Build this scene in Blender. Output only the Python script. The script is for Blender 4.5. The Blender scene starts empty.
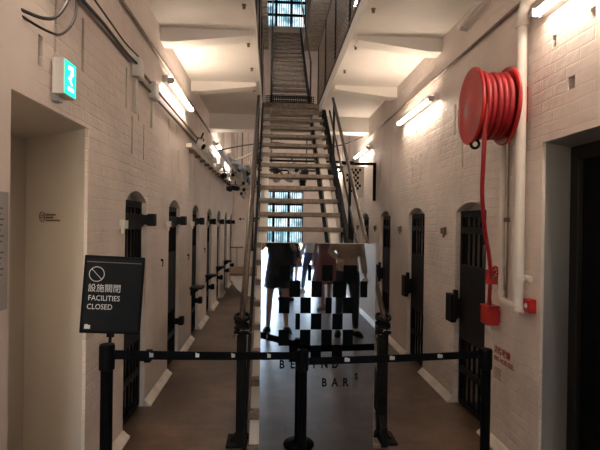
import bpy, bmesh, math, random
from math import sin, cos, pi, radians, atan2, sqrt, floor
from mathutils import Vector, Matrix

random.seed(7)
SC = bpy.context.scene
COL = SC.collection

# ------------------------------------------------------------------ materials
MATS = {}
def nodes_of(name):
    m = bpy.data.materials.new(name); m.use_nodes = True
    nt = m.node_tree
    b = nt.nodes['Principled BSDF']
    return m, nt, b

def mat(name, col, rough=.5, metal=0., var=.12, scale=9., bump=0., bscale=60., spec=.5, coat=0.):
    if name in MATS: return MATS[name]
    m, nt, b = nodes_of(name)
    N = nt.nodes.new; L = nt.links.new
    tc = N('ShaderNodeTexCoord')
    nz = N('ShaderNodeTexNoise'); nz.inputs['Scale'].default_value = scale; nz.inputs['Detail'].default_value = 5
    L(tc.outputs['Object'], nz.inputs['Vector'])
    rp = N('ShaderNodeValToRGB')
    lo = [max(0, c*(1-var)) for c in col]; hi = [min(1, c*(1+var)) for c in col]
    rp.color_ramp.elements[0].position = .3; rp.color_ramp.elements[1].position = .7
    rp.color_ramp.elements[0].color = (*lo, 1); rp.color_ramp.elements[1].color = (*hi, 1)
    L(nz.outputs['Fac'], rp.inputs['Fac']); L(rp.outputs['Color'], b.inputs['Base Color'])
    b.inputs['Roughness'].default_value = rough; b.inputs['Metallic'].default_value = metal
    b.inputs['Specular IOR Level'].default_value = spec
    b.inputs['Coat Weight'].default_value = coat
    if bump:
        n2 = N('ShaderNodeTexNoise'); n2.inputs['Scale'].default_value = bscale; n2.inputs['Detail'].default_value = 4
        L(tc.outputs['Object'], n2.inputs['Vector'])
        bp = N('ShaderNodeBump'); bp.inputs['Strength'].default_value = bump; bp.inputs['Distance'].default_value = .01
        L(n2.outputs['Fac'], bp.inputs['Height']); L(bp.outputs['Normal'], b.inputs['Normal'])
    MATS[name] = m
    return m

def emis(name, col, strength):
    if name in MATS: return MATS[name]
    m, nt, b = nodes_of(name)
    b.inputs['Base Color'].default_value = (*[min(1, c) for c in col], 1)
    b.inputs['Emission Color'].default_value = (*col, 1)
    b.inputs['Emission Strength'].default_value = strength
    MATS[name] = m
    return m

def brick_paint(name, axes, col=(.68, .605, .555), amount=1.0, smooth_to=None):
    """white painted brickwork with smoother plastered patches, axes picks the two wall axes"""
    m, nt, b = nodes_of(name)
    N = nt.nodes.new; L = nt.links.new
    tc = N('ShaderNodeTexCoord'); sp = N('ShaderNodeSeparateXYZ'); cb = N('ShaderNodeCombineXYZ')
    L(tc.outputs['Object'], sp.inputs[0])
    L(sp.outputs[axes[0]], cb.inputs[0]); L(sp.outputs[axes[1]], cb.inputs[1])
    br = N('ShaderNodeTexBrick'); br.inputs['Scale'].default_value = 1
    br.inputs['Brick Width'].default_value = .225; br.inputs['Row Height'].default_value = .070
    br.inputs['Mortar Size'].default_value = .007; br.inputs['Mortar Smooth'].default_value = .8
    wob = N('ShaderNodeTexNoise'); wob.inputs['Scale'].default_value = 6
    L(cb.outputs[0], wob.inputs['Vector'])
    ws = N('ShaderNodeVectorMath'); ws.operation = 'SCALE'; ws.inputs['Scale'].default_value = .022
    L(wob.outputs['Color'], ws.inputs[0])
    ad = N('ShaderNodeVectorMath'); ad.operation = 'ADD'
    L(cb.outputs[0], ad.inputs[0]); L(ws.outputs[0], ad.inputs[1]); L(ad.outputs[0], br.inputs['Vector'])
    n1 = N('ShaderNodeTexNoise'); n1.inputs['Scale'].default_value = .9; n1.inputs['Detail'].default_value = 3
    L(tc.outputs['Object'], n1.inputs['Vector'])
    mk = N('ShaderNodeMapRange'); mk.inputs[1].default_value = .40; mk.inputs[2].default_value = .58
    mk.inputs[3].default_value = .12; mk.inputs[4].default_value = 1
    L(n1.outputs['Fac'], mk.inputs[0])
    mo = mk.outputs[0]
    if smooth_to:
        ym = N('ShaderNodeMapRange'); ym.inputs[1].default_value = smooth_to[0]; ym.inputs[2].default_value = smooth_to[1]
        ym.inputs[3].default_value = .08; ym.inputs[4].default_value = 1
        L(sp.outputs[1], ym.inputs[0]); mm = N('ShaderNodeMath'); mm.operation = 'MULTIPLY'
        L(mk.outputs[0], mm.inputs[0]); L(ym.outputs[0], mm.inputs[1]); mo = mm.outputs[0]
    inv = N('ShaderNodeMath'); inv.operation = 'MULTIPLY'; inv.inputs[1].default_value = -.65
    L(br.outputs['Fac'], inv.inputs[0])
    n2 = N('ShaderNodeTexNoise'); n2.inputs['Scale'].default_value = 17; n2.inputs['Detail'].default_value = 9
    L(tc.outputs['Object'], n2.inputs['Vector'])
    hs = N('ShaderNodeMath'); hs.operation = 'MULTIPLY_ADD'; hs.inputs[1].default_value = 2.6
    L(n2.outputs['Fac'], hs.inputs[0]); L(inv.outputs[0], hs.inputs[2])
    hm = N('ShaderNodeMath'); hm.operation = 'MULTIPLY'
    L(hs.outputs[0], hm.inputs[0]); L(mo, hm.inputs[1])
    bp = N('ShaderNodeBump'); bp.inputs['Strength'].default_value = .55*amount; bp.inputs['Distance'].default_value = .010
    L(hm.outputs[0], bp.inputs['Height']); L(bp.outputs['Normal'], b.inputs['Normal'])
    n3 = N('ShaderNodeTexNoise'); n3.inputs['Scale'].default_value = 2.3; n3.inputs['Detail'].default_value = 8
    L(tc.outputs['Object'], n3.inputs['Vector'])
    rp = N('ShaderNodeValToRGB')
    rp.color_ramp.elements[0].position = .3; rp.color_ramp.elements[1].position = .7
    rp.color_ramp.elements[0].color = (*[c*.86 for c in col], 1); rp.color_ramp.elements[1].color = (*[min(1, c*1.1) for c in col], 1)
    L(n3.outputs['Fac'], rp.inputs['Fac']); L(rp.outputs['Color'], b.inputs['Base Color'])
    b.inputs['Roughness'].default_value = .55
    MATS[name] = m
    return m

def floor_mat():
    m, nt, b = nodes_of('worn brown floor')
    N = nt.nodes.new; L = nt.links.new
    tc = N('ShaderNodeTexCoord')
    n1 = N('ShaderNodeTexNoise'); n1.inputs['Scale'].default_value = 1.6; n1.inputs['Detail'].default_value = 9; n1.inputs['Roughness'].default_value = .65
    L(tc.outputs['Object'], n1.inputs['Vector'])
    rp = N('ShaderNodeValToRGB')
    e = rp.color_ramp.elements
    e[0].position = .36; e[0].color = (.050, .031, .021, 1)
    e[1].position = .66; e[1].color = (.165, .112, .078, 1)
    k_ = e.new(.50); k_.color = (.095, .062, .041, 1)
    L(n1.outputs['Fac'], rp.inputs['Fac'])
    br = N('ShaderNodeTexBrick'); br.inputs['Scale'].default_value = 1
    br.inputs['Brick Width'].default_value = .26; br.inputs['Row Height'].default_value = .13
    br.inputs['Mortar Size'].default_value = .006; br.inputs['Mortar Smooth'].default_value = .6
    br.inputs['Color1'].default_value = (1, 1, 1, 1); br.inputs['Color2'].default_value = (.86, .84, .82, 1)
    br.inputs['Mortar'].default_value = (.62, .6, .58, 1)
    L(tc.outputs['Object'], br.inputs['Vector'])
    mx = N('ShaderNodeMix'); mx.data_type = 'RGBA'; mx.blend_type = 'MULTIPLY'; mx.inputs[0].default_value = .8
    L(rp.outputs['Color'], mx.inputs[6]); L(br.outputs['Color'], mx.inputs[7])
    L(mx.outputs[2], b.inputs['Base Color'])
    n2 = N('ShaderNodeTexNoise'); n2.inputs['Scale'].default_value = 5; n2.inputs['Detail'].default_value = 8
    L(tc.outputs['Object'], n2.inputs['Vector'])
    mr = N('ShaderNodeMapRange'); mr.inputs[1].default_value = .1; mr.inputs[2].default_value = .9
    mr.inputs[3].default_value = .18; mr.inputs[4].default_value = .50
    b.inputs['Roughness'].default_value = .33
    bp = N('ShaderNodeBump'); bp.inputs['Strength'].default_value = .16; bp.inputs['Distance'].default_value = .004
    L(n2.outputs['Fac'], bp.inputs['Height']); L(bp.outputs['Normal'], b.inputs['Normal'])
    return m

M_WL = brick_paint('painted brick side wall', (1, 2))
M_WLL = brick_paint('painted brick left wall', (1, 2), smooth_to=(1.98, 2.3))
M_WE = brick_paint('painted brick end wall', (0, 2))
M_FLOOR = floor_mat()
M_PLASTER = mat('cream plaster', (.66, .62, .56), .6, 0, .06, 3, .15, 25)
M_CEIL = mat('white painted concrete', (.74, .70, .63), .6, 0, .05, 2.5, .12, 18)
M_ALC = mat('smooth alcove paint', (.56, .53, .49), .5, 0, .05, 2, .08, 20)
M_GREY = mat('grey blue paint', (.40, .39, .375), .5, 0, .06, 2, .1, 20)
M_PLINTH = mat('plinth paint', (.60, .55, .49), .5, 0, .14, 6, .3, 30)
M_DARK = mat('dark gate steel', (.006, .006, .007), .6, 0, .3, 14, .15, 80, .12)
M_PLATE = mat('grey gate plate', (.013, .013, .015), .6, 0, .25, 10, .1, 60, .15)
M_BLACK = mat('black satin', (.004, .005, .007), .6, 0, .2, 12, 0, 60, .08)
M_BLACKM = mat('black matte', (.003, .003, .004), .75, 0, .2, 12, 0, 60, .08)
M_WHITE = mat('white enamel', (.70, .68, .64), .4, 0, .05, 8)
M_PIPE = mat('cream painted pipe', (.70, .66, .60), .38, 0, .06, 12, .1, 40)
M_WOOD = mat('weathered tread timber', (.20, .162, .13), .6, 0, .35, 22, .3, 60)
M_WOODB = mat('bench timber', (.16, .08, .04), .5, 0, .3, 16, .2, 50)
M_RAIL = mat('brown painted tube', (.055, .040, .031), .35, .5, .3, 20)
M_STEEL = mat('dark stair steel', (.007, .008, .009), .6, 0, .3, 12, 0, 60, .12)
M_CHROME = mat('bright chain steel', (.6, .6, .6), .25, 1, .1, 20)
M_RED = mat('red enamel', (.36, .012, .011), .38, 0, .12, 8, 0, 0, .4, .1)
M_HOSE = mat('red rubber hose', (.27, .007, .012), .45, 0, .15, 20, .1, 90)
M_REDTXT = mat('red lettering', (.30, .03, .03), .6)
M_BRASS = mat('aged brass', (.22, .16, .08), .4, .9, .3, 20)
M_SQ = mat('chequer black', (.002, .003, .004), .7, 0, .1, 5, 0, 60, .03)
M_SIGN = mat('sign navy black', (.011, .013, .016), .5, 0, .08, 5, 0, 60, .06)
M_LETTER = mat('sign letter grey white', (.62, .64, .66), .5)
M_BLUE = mat('blue grey duct', (.20, .28, .40), .3, .4, .2, 8)
M_GRATE = mat('grating steel', (.30, .23, .175), .45, .6, .3, 14)
M_NET = mat('corrugated underside', (.20, .165, .13), .55, .2, .3, 10)
M_BROWN = mat('brown box', (.14, .09, .055), .55, .1, .25, 18)
M_CABLE = mat('black cable', (.012, .011, .011), .5)
M_CONDUIT = mat('conduit brown grey', (.17, .13, .10), .45, .3, .25, 14)
M_TUBE = emis('warm fluorescent tube', (1.0, .80, .64), 60)
M_EXIT = emis('green exit face', (.0, .62, .42), 1.6)
M_EXITW = emis('exit pictogram', (.75, 1.0, .95), 3.2)

def mirror_mat():
    m, nt, b = nodes_of('mirror silver')
    N = nt.nodes.new; L = nt.links.new
    tc = N('ShaderNodeTexCoord'); n = N('ShaderNodeTexNoise'); n.inputs['Scale'].default_value = 7; n.inputs['Detail'].default_value = 6
    L(tc.outputs['Object'], n.inputs['Vector'])
    mr = N('ShaderNodeMapRange'); mr.inputs[3].default_value = .0; mr.inputs[4].default_value = .05
    L(n.outputs['Fac'], mr.inputs[0]); L(mr.outputs[0], b.inputs['Roughness'])
    b.inputs['Base Color'].default_value = (.47, .54, .62, 1); b.inputs['Metallic'].default_value = 1
    return m
M_MIRROR = mirror_mat()

def window_mat():
    m, nt, b = nodes_of('daylit window pane')
    N = nt.nodes.new; L = nt.links.new
    tc = N('ShaderNodeTexCoord'); n = N('ShaderNodeTexNoise'); n.inputs['Scale'].default_value = 4.2; n.inputs['Detail'].default_value = 5
    L(tc.outputs['Object'], n.inputs['Vector'])
    rp = N('ShaderNodeValToRGB'); e = rp.color_ramp.elements
    e[0].position = .36; e[0].color = (.08, .20, .27, 1); e[1].position = .64; e[1].color = (.80, .93, 1, 1)
    k = e.new(.47); k.color = (.30, .56, .66, 1)
    L(n.outputs['Fac'], rp.inputs['Fac'])
    L(rp.outputs['Color'], b.inputs['Emission Color']); b.inputs['Emission Strength'].default_value = 1.3
    b.inputs['Base Color'].default_value = (.2, .25, .3, 1); b.inputs['Roughness'].default_value = .1
    return m
M_WIN = window_mat()

# ------------------------------------------------------------------ mesh helpers
def link(name, bm, m, parent=None, smooth=False):
    me = bpy.data.meshes.new(name)
    bmesh.ops.recalc_face_normals(bm, faces=bm.faces)
    bm.to_mesh(me); bm.free()
    o = bpy.data.objects.new(name, me); COL.objects.link(o)
    for x in (m if isinstance(m, (list, tuple)) else [m]): me.materials.append(x)
    if smooth:
        for p in me.polygons: p.use_smooth = True
        try: me.set_sharp_from_angle(angle=radians(38))
        except Exception: pass
    if parent: o.parent = parent
    return o

def BM(): return bmesh.new()

def box(bm, x0, x1, y0, y1, z0, z1, bev=0., mi=0, M=None):
    b = bmesh.new()
    r = bmesh.ops.create_cube(b, size=1)
    bmesh.ops.scale(b, vec=(x1-x0, y1-y0, z1-z0), verts=b.verts)
    bmesh.ops.translate(b, vec=((x0+x1)/2, (y0+y1)/2, (z0+z1)/2), verts=b.verts)
    if bev: bmesh.ops.bevel(b, geom=b.edges[:], offset=bev, segments=2, affect='EDGES', profile=.5)
    merge(bm, b, M, mi)

def merge(bm, b, M=None, mi=0):
    mp = {}
    for v in b.verts: mp[v] = bm.verts.new(M @ v.co if M else v.co)
    for f in b.faces:
        try:
            nf = bm.faces.new([mp[v] for v in f.verts]); nf.material_index = mi or f.material_index; nf.smooth = f.smooth
        except ValueError: pass
    b.free()

def cyl(bm, p0, p1, r0, r1=None, n=16, caps=True, mi=0):
    p0, p1 = Vector(p0), Vector(p1); r1 = r0 if r1 is None else r1
    d = (p1-p0).normalized(); u = d.orthogonal().normalized(); v = d.cross(u)
    A = [bm.verts.new(p0 + (u*cos(2*pi*i/n)+v*sin(2*pi*i/n))*r0) for i in range(n)]
    B = [bm.verts.new(p1 + (u*cos(2*pi*i/n)+v*sin(2*pi*i/n))*r1) for i in range(n)]
    for i in range(n):
        f = bm.faces.new((A[i], A[(i+1) % n], B[(i+1) % n], B[i])); f.material_index = mi
    if caps:
        f = bm.faces.new(A[::-1]); f.material_index = mi
        f = bm.faces.new(B); f.material_index = mi

def lathe(bm, prof, origin=(0, 0, 0), axis='Z', n=32):
    """prof: list of (r, h) along the axis"""
    o = Vector(origin); rings = []
    for r, h in prof:
        ring = []
        for i in range(n):
            a = 2*pi*i/n; c, s = cos(a)*r, sin(a)*r
            p = {'Z': (c, s, h), 'X': (h, c, s), 'Y': (c, h, s)}[axis]
            ring.append(bm.verts.new(o+Vector(p)))
        rings.append(ring)
    for A, B in zip(rings, rings[1:]):
        for i in range(n):
            bm.faces.new((A[i], A[(i+1) % n], B[(i+1) % n], B[i]))
    bm.faces.new(rings[0][::-1]); bm.faces.new(rings[-1])

def spline(pts, k=6):
    P = [Vector(p) for p in pts]
    if len(P) < 3: return P
    P = [P[0]*2-P[1]]+P+[P[-1]*2-P[-2]]
    out = []
    for i in range(1, len(P)-2):
        a, b, c, d = P[i-1:i+3]
        for j in range(k):
            t = j/k
            out.append(.5*((2*b)+(c-a)*t+(2*a-5*b+4*c-d)*t*t+(3*b-a-3*c+d)*t**3))
    out.append(P[-2])
    return out

def tube(bm, pts, r, n=10, closed=False, smooth_k=0, flat=None):
    P = spline(pts, smooth_k) if smooth_k else [Vector(p) for p in pts]
    N = len(P); rings = []
    up = None
    for i, p in enumerate(P):
        if closed: d = (P[(i+1) % N]-P[i-1]).normalized()
        else: d = (P[min(i+1, N-1)]-P[max(i-1, 0)]).normalized()
        if up is None: up = d.orthogonal().normalized()
        up = (up-d*up.dot(d))
        up = up.normalized() if up.length > 1e-6 else d.orthogonal().normalized()
        v = d.cross(up)
        ra, rb = (r, r) if flat is None else flat
        rings.append([bm.verts.new(p+up*cos(2*pi*j/n)*ra+v*sin(2*pi*j/n)*rb) for j in range(n)])
    for i in range(N if closed else N-1):
        A, B = rings[i], rings[(i+1) % N]
        for j in range(n): bm.faces.new((A[j], A[(j+1) % n], B[(j+1) % n], B[j]))
    if not closed: bm.faces.new(rings[0][::-1]); bm.faces.new(rings[-1])

def prism(bm, poly, a0, a1, axis='Y'):
    """poly of (u,v); extruded along axis between a0,a1"""
    def P(u, v, a): return {'Y': (u, a, v), 'X': (a, u, v), 'Z': (u, v, a)}[axis]
    A = [bm.verts.new(P(u, v, a0)) for u, v in poly]; B = [bm.verts.new(P(u, v, a1)) for u, v in poly]
    n = len(poly)
    bm.faces.new(A); bm.faces.new(B[::-1])
    for i in range(n): bm.faces.new((A[i], B[i], B[(i+1) % n], A[(i+1) % n]))

def torus(bm, c, axis, R, r, n=40, m=10, M=None):
    c = Vector(c)
    pts = []
    for i in range(n):
        a = 2*pi*i/n
        p = {'X': (0, cos(a)*R, sin(a)*R), 'Y': (cos(a)*R, 0, sin(a)*R), 'Z': (cos(a)*R, sin(a)*R, 0)}[axis]
        p = Vector(p)
        if M: p = M @ p
        pts.append(c+p)
    tube(bm, pts, r, m, closed=True)

def quad(bm, *ps, mi=0):
    f = bm.faces.new([bm.verts.new(p) for p in ps]); f.material_index = mi

def thing(name, label, cat, loc=(0, 0, 0), group=None, rz=0):
    o = bpy.data.objects.new(name, None); COL.objects.link(o); o.empty_display_size = .1
    o.location = loc; o.rotation_euler = (0, 0, rz)
    o['label'] = label; o['category'] = cat
    if group: o['group'] = group
    return o
def tag(o, label, cat, group=None):
    o['label'] = label; o['category'] = cat
    if group: o['group'] = group
    return o
def struct(name, bm, m, **k):
    o = link(name, bm, m, **k); o['kind'] = 'structure'; return o
def dup(root, loc=None, label=None):
    r = root.copy(); COL.objects.link(r)
    if loc is not None: r.location = loc
    if label: r['label'] = label
    for ch in list(root.children):
        c = ch.copy(); COL.objects.link(c); c.parent = r
        for g in ch.children:
            d = g.copy(); COL.objects.link(d); d.parent = c
    return r

def text(name, s, size, m, M, parent, extr=.0006, align='LEFT', sx=1., space=1., off=0.):
    cu = bpy.data.curves.new('t', 'FONT'); cu.body = s; cu.size = size; cu.extrude = extr; cu.align_x = align
    cu.space_character = space; cu.offset = off; cu.resolution_u = 3
    to = bpy.data.objects.new('t', cu); COL.objects.link(to)
    bpy.context.view_layer.update()
    me = bpy.data.meshes.new_from_object(to.evaluated_get(bpy.context.evaluated_depsgraph_get()))
    bpy.data.objects.remove(to)
    me.transform(M @ Matrix.Diagonal((sx, 1, 1, 1))); me.name = name
    me.materials.clear(); me.materials.append(m)
    o = bpy.data.objects.new(name, me); COL.objects.link(o)
    if parent: o.parent = parent
    return o
# text orientation: reading on a plane facing -Y (toward the camera)
def faceY(x, y, z, roll=0): return Matrix.Translation((x, y, z)) @ Matrix.Rotation(-roll, 4, 'Y') @ Matrix.Rotation(pi/2, 4, 'X')
def faceNX(x, y, z): return Matrix.Translation((x, y, z)) @ Matrix.Rotation(-pi/2, 4, 'Z') @ Matrix.Rotation(pi/2, 4, 'X')
def facePX(x, y, z): return Matrix.Translation((x, y, z)) @ Matrix.Rotation(pi/2, 4, 'Z') @ Matrix.Rotation(pi/2, 4, 'X')

# ------------------------------------------------------------------ measures (metres; camera at the origin, corridor runs along +Y)
XL, XR = -1.08, 1.66          # corridor walls
YB, YE = -6.8, 12.6           # entrance behind, end wall
ZC = 3.45                     # underside of the gallery slabs
OPL, OPR = -.18, .77          # stair opening between the slabs
ZR = 9.6
D0, DP, DW = 3.40, 1.41, .56  # cell door rhythm
NDOOR = 7

def wall_side(name, X, s, openings, slots, m):
    """s=+1 corridor lies towards +X (left wall). openings: y0,y1,z0,spring,apex,depth"""
    bm = BM()
    ys = {YB, YE}; zs = {0., ZR}
    rects = []
    for o in openings: ys |= {o[0], o[1]}; zs |= {o[2], o[4]}; rects.append((o[0], o[1], o[2], o[4]))
    for q in slots: ys |= {q[0], q[1]}; zs |= {q[2], q[3]}; rects.append(q[:4])
    ys = sorted(ys); zs = sorted(zs)
    for a, b in zip(ys, ys[1:]):
        run = None
        for c, d in zip(zs, zs[1:]):
            my, mz = (a+b)/2, (c+d)/2
            inside = any(r[0] < my < r[1] and r[2] < mz < r[3] for r in rects)
            if inside:
                if run: quad(bm, (X, a, run[0]), (X, b, run[0]), (X, b, run[1]), (X, a, run[1])); run = None
            else: run = (run[0], d) if run else (c, d)
        if run: quad(bm, (X, a, run[0]), (X, b, run[0]), (X, b, run[1]), (X, a, run[1]))
    for y0, y1, z0, sp, ap, dep in openings:
        D = X-s*dep
        if sp < ap:
            n = 10; w = (y1-y0)/2; h = ap-sp; R = (w*w+h*h)/(2*h); cz = ap-R; cy = (y0+y1)/2; a0 = math.asin(w/R)
            arc = [(cy+R*sin(-a0+2*a0*i/n), cz+R*cos(-a0+2*a0*i/n)) for i in range(n+1)]
            for i in range(n):
                (u, v), (u2, v2) = arc[i], arc[i+1]
                quad(bm, (X, u, v), (X, u2, v2), (X, u2, ap+1e-4), (X, u, ap+1e-4))
        else: arc = [(y0, ap), (y1, ap)]
        path = [(y0, z0)]+arc+[(y1, z0)]
        for (u, v), (u2, v2) in zip(path, path[1:]):
            quad(bm, (X, u, v), (X, u2, v2), (D, u2, v2), (D, u, v))
    for q in slots:
        y0, y1, z0, z1 = q[:4]; dep = q[4] if len(q) > 4 else .07; D = X-s*dep
        zt = z0+(z1-z0)*.0
        quad(bm, (X, y0, z0), (X, y0, z1), (D, y0, z1), (D, y0, z0)); quad(bm, (X, y1, z0), (X, y1, z1), (D, y1, z1), (D, y1, z0))
        quad(bm, (X, y0, z1), (X, y1, z1), (D, y1, z1), (D, y0, z1)); quad(bm, (X, y0, z0), (X, y1, z0), (D, y1, z0), (D, y0, z0))
        quad(bm, (D, y0, z0), (D, y1, z0), (D, y1, z1), (D, y0, z1))
    bmesh.ops.remove_doubles(bm, verts=bm.verts, dist=1e-5)
    me = bpy.data.meshes.new(name); bm.to_mesh(me); bm.free(); me.materials.append(m)
    o = bpy.data.objects.new(name, me); COL.objects.link(o); o['kind'] = 'structure'
    return o

doorsY = [D0+DP*i for i in range(NDOOR)]
slL = [(2.138, 2.182, 2.313, 2.455), (2.29, 2.315, 2.40, 2.711), (2.604, 2.640, 2.443, 2.745), (3.37, 3.40, 2.432, 2.729), (3.521, 3.545, 2.116, 2.406),
       (3.681, 3.702, 2.405, 2.468), (3.838, 3.862, 2.115, 2.414), (4.742, 4.775, 2.419, 2.676), (4.909, 4.94, 2.103, 2.381), (5.104, 5.14, 2.54, 2.684),
       (5.231, 5.27, 2.162, 2.424), (5.986, 6.03, 2.154, 2.52), (6.29, 6.33, 2.156, 2.527), (7.5, 7.54, 2.15, 2.52), (7.8, 7.84, 2.15, 2.52)]
slR = [(2.561, 2.599, 2.67, 2.742), (2.233, 2.278, 2.689, 2.752), (2.387, 2.446, 2.372, 2.445), (5.438, 5.48, 2.654, 2.698), (5.107, 5.15, 2.663, 2.704),
       (4.782, 4.81, 2.416, 2.712), (5.291, 5.32, 2.103, 2.405), (4.941, 4.97, 2.106, 2.4), (4.007, 4.032, 2.427, 2.704), (3.833, 3.858, 2.113, 2.395),
       (6.838, 6.88, 2.164, 2.678), (6.225, 6.26, 2.088, 2.683)]
opL = [(1.93, 2.715, 0, 2.14, 2.14, .02)] + [(y, y+DW, 0, 1.755, 1.84, .30) for y in doorsY]
opR = [(.95, 2.675, 0, 2.12, 2.12, .02)] + [(y-.01, y+DW+.01, 0, 1.72, 1.80, .30) for y in doorsY]
wall_side('wall_left', XL, 1, opL, slL, M_WLL)
wall_side('wall_right', XR, -1, opR, slR, M_WL)

# dim cells behind the gates
def cells(name, X, s):
    bm = BM(); xi = X-s*.30; xo = X-s*1.9
    for y in doorsY:
        a, b = (y+.004 if (s > 0 and y < 3.5) else y-.43), y+DW+.43
        quad(bm, (xo, a, 0), (xo, b, 0), (xo, b, 2.3), (xo, a, 2.3))
        for q in (a, b): quad(bm, (xi, q, 0), (xo, q, 0), (xo, q, 2.3), (xi, q, 2.3))
        quad(bm, (xi, a, 2.3), (xi, b, 2.3), (xo, b, 2.3), (xo, a, 2.3))
        for q0, q1 in ((a, y), (y+DW, b)): quad(bm, (xi, q0, 0), (xi, q1, 0), (xi, q1, 2.3), (xi, q0, 2.3))
        quad(bm, (xi, y, 1.75), (xi, y+DW, 1.75), (xi, y+DW, 2.3), (xi, y, 2.3))
        zs_ = 1.755 if s > 0 else 1.72; box(bm, min(X-s*.10, X-s*.299), max(X-s*.10, X-s*.299), y-.01, y+DW+.01, zs_-.02, 1.86)
    struct(name, bm, M_PLASTER)
cells('wall_cells_left', XL, 1); cells('wall_cells_right', XR, -1)

# floor
bm = BM(); quad(bm, (XL-2, YB, 0), (XR+2, YB, 0), (XR+2, YE+.1, 0), (XL-2, YE+.1, 0)); struct('floor', bm, M_FLOOR)
bm = BM(); quad(bm, (-12, YB-14, -.02), (14, YB-14, -.02), (14, YB, -.02), (-12, YB, -.02))
struct('ground', bm, mat('pale paving', (.55, .56, .58), .5, 0, .1, 2))

# plinth along the foot of the walls, broken at every opening
def plinth(name, X, s, ops):
    bm = BM(); x1 = X+s*.056
    cuts = sorted([(o[0], o[1]) for o in ops]); y = YB
    for a, b in cuts+[(YE, YE)]:
        if a-y > .05:
            prism(bm, [(X-s*.01, 0), (x1, 0), (x1-s*.006, .012), (X+s*.03, .026), (X+s*.012, .045), (X-s*.01, .06)], y, a, 'Y')
        y = b
    struct(name, bm, M_PLINTH)
plinth('baseboard_left', XL, 1, opL); plinth('baseboard_right', XR, -1, opR)

# ceiling slabs, haunched beams
def slab(bm, x0, x1, y0, y1, z0, z1): box(bm, x0, x1, y0, y1, z0, z1)
bm = BM(); box(bm, XL, OPL, 2.45, 8.0, ZC, ZC+.16); box(bm, OPR, XR, 2.45, 8.0, ZC, ZC+.16); box(bm, XL, XR, YB, 2.45, ZC, ZC+.16)
struct('ceiling', bm, M_CEIL)
bm = BM()
for y in (1.15, 4.36, 5.97):
    for (xa, xb) in ((XL, OPL+.0), (XR, OPR)):
        prism(bm, [(xa, ZC), (xb+(.05 if xb < xa else -.05), ZC), (xb+(.05 if xb < xa else -.05), ZC-.05), (xa+(.12 if xa < 0 else -.12), ZC-.135), (xa, ZC-.135)], y, y+.17, 'Y')
box(bm, XL, XR, 7.72, 8.0, ZC-.26, ZC-.001)
struct('ceiling_beam', bm, M_CEIL)
# upper galleries with corrugated undersides and roof
bm = BM()
for x0, x1 in ((XL, OPL+.02), (OPR+.05, XR)):
    y = 6.0
    while y < YE:
        prism(bm, [(y, 6.5), (y+.05, 6.42), (y+.11, 6.42), (y+.16, 6.5)], x0, x1, 'X'); y += .16
    box(bm, x0, x1, 0, YE, 6.5, 6.6)
struct('ceiling_upper_gallery', bm, M_NET)
bm = BM(); box(bm, XL-.2, XR+.2, YB-.2, YE+.2, ZR, ZR+.1); struct('ceiling_roof', bm, M_CEIL)

# end wall with two barred windows
WX0, WX1 = -.36, .88
wins = [(1.02, 2.50), (7.10, 8.9)]
bm = BM()
prev = 0
for a, b in wins+[(ZR, ZR)]:
    quad(bm, (XL, YE, prev), (XR, YE, prev), (XR, YE, a), (XL, YE, a))
    if a < ZR:
        quad(bm, (XL, YE, a), (WX0, YE, a), (WX0, YE, b), (XL, YE, b)); quad(bm, (WX1, YE, a), (XR, YE, a), (XR, YE, b), (WX1, YE, b))
        for p in (((WX0, a), (WX1, a)), ((WX1, a), (WX1, b)), ((WX1, b), (WX0, b)), ((WX0, b), (WX0, a))):
            (u, v), (u2, v2) = p; quad(bm, (u, YE, v), (u2, YE, v2), (u2, YE+.2, v2), (u, YE+.2, v))
    prev = b
struct('wall_end', bm, M_WE)
for k, (a, b) in enumerate(wins):
    root = BM(); quad(root, (WX0, YE+.16, a), (WX1, YE+.16, a), (WX1, YE+.16, b), (WX0, YE+.16, b))
    w = struct('window_%d' % (k+1), root, M_WIN)
    f = BM()
    for i in range(4): x = WX0+(WX1-WX0)*i/3; box(f, x-.03, x+.03, YE+.08, YE+.14, a, b)
    nr = round((b-a)/.37)
    for i in range(nr+1): z = a+(b-a)*i/nr; box(f, WX0, WX1, YE+.075, YE+.135, z-.028, z+.028)
    link('window_frame', f, M_BLACK, w)
    f = BM()
    for i in range(1, 20): x = WX0+(WX1-WX0)*i/20; cyl(f, (x, YE+.05, a), (x, YE+.05, b), .009, n=8)
    link('window_bars', f, M_BLACK, w)

# entrance wall behind the camera with an open doorway to daylight
EX0, EX1, EZ = -.45, 1.35, 2.45
bm = BM()
quad(bm, (XL-1, YB, 0), (EX0, YB, 0), (EX0, YB, ZR), (XL-1, YB, ZR)); quad(bm, (EX1, YB, 0), (XR+1, YB, 0), (XR+1, YB, ZR), (EX1, YB, ZR))
quad(bm, (EX0, YB, EZ), (EX1, YB, EZ), (EX1, YB, ZR), (EX0, YB, ZR))
for p in (((EX0, 0), (EX0, EZ)), ((EX0, EZ), (EX1, EZ)), ((EX1, EZ), (EX1, 0))):
    (u, v), (u2, v2) = p; quad(bm, (u, YB, v), (u2, YB, v2), (u2, YB-.25, v2), (u, YB-.25, v))
struct('wall_entrance', bm, M_WE)
bm = BM()
for x in (EX0+.03, EX1-.03): box(bm, x-.03, x+.03, YB-.1, YB-.02, 0, EZ)
box(bm, EX0, EX1, YB-.1, YB-.02, EZ-.07, EZ)
struct('trim_1', bm, M_BLACK)

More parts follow.
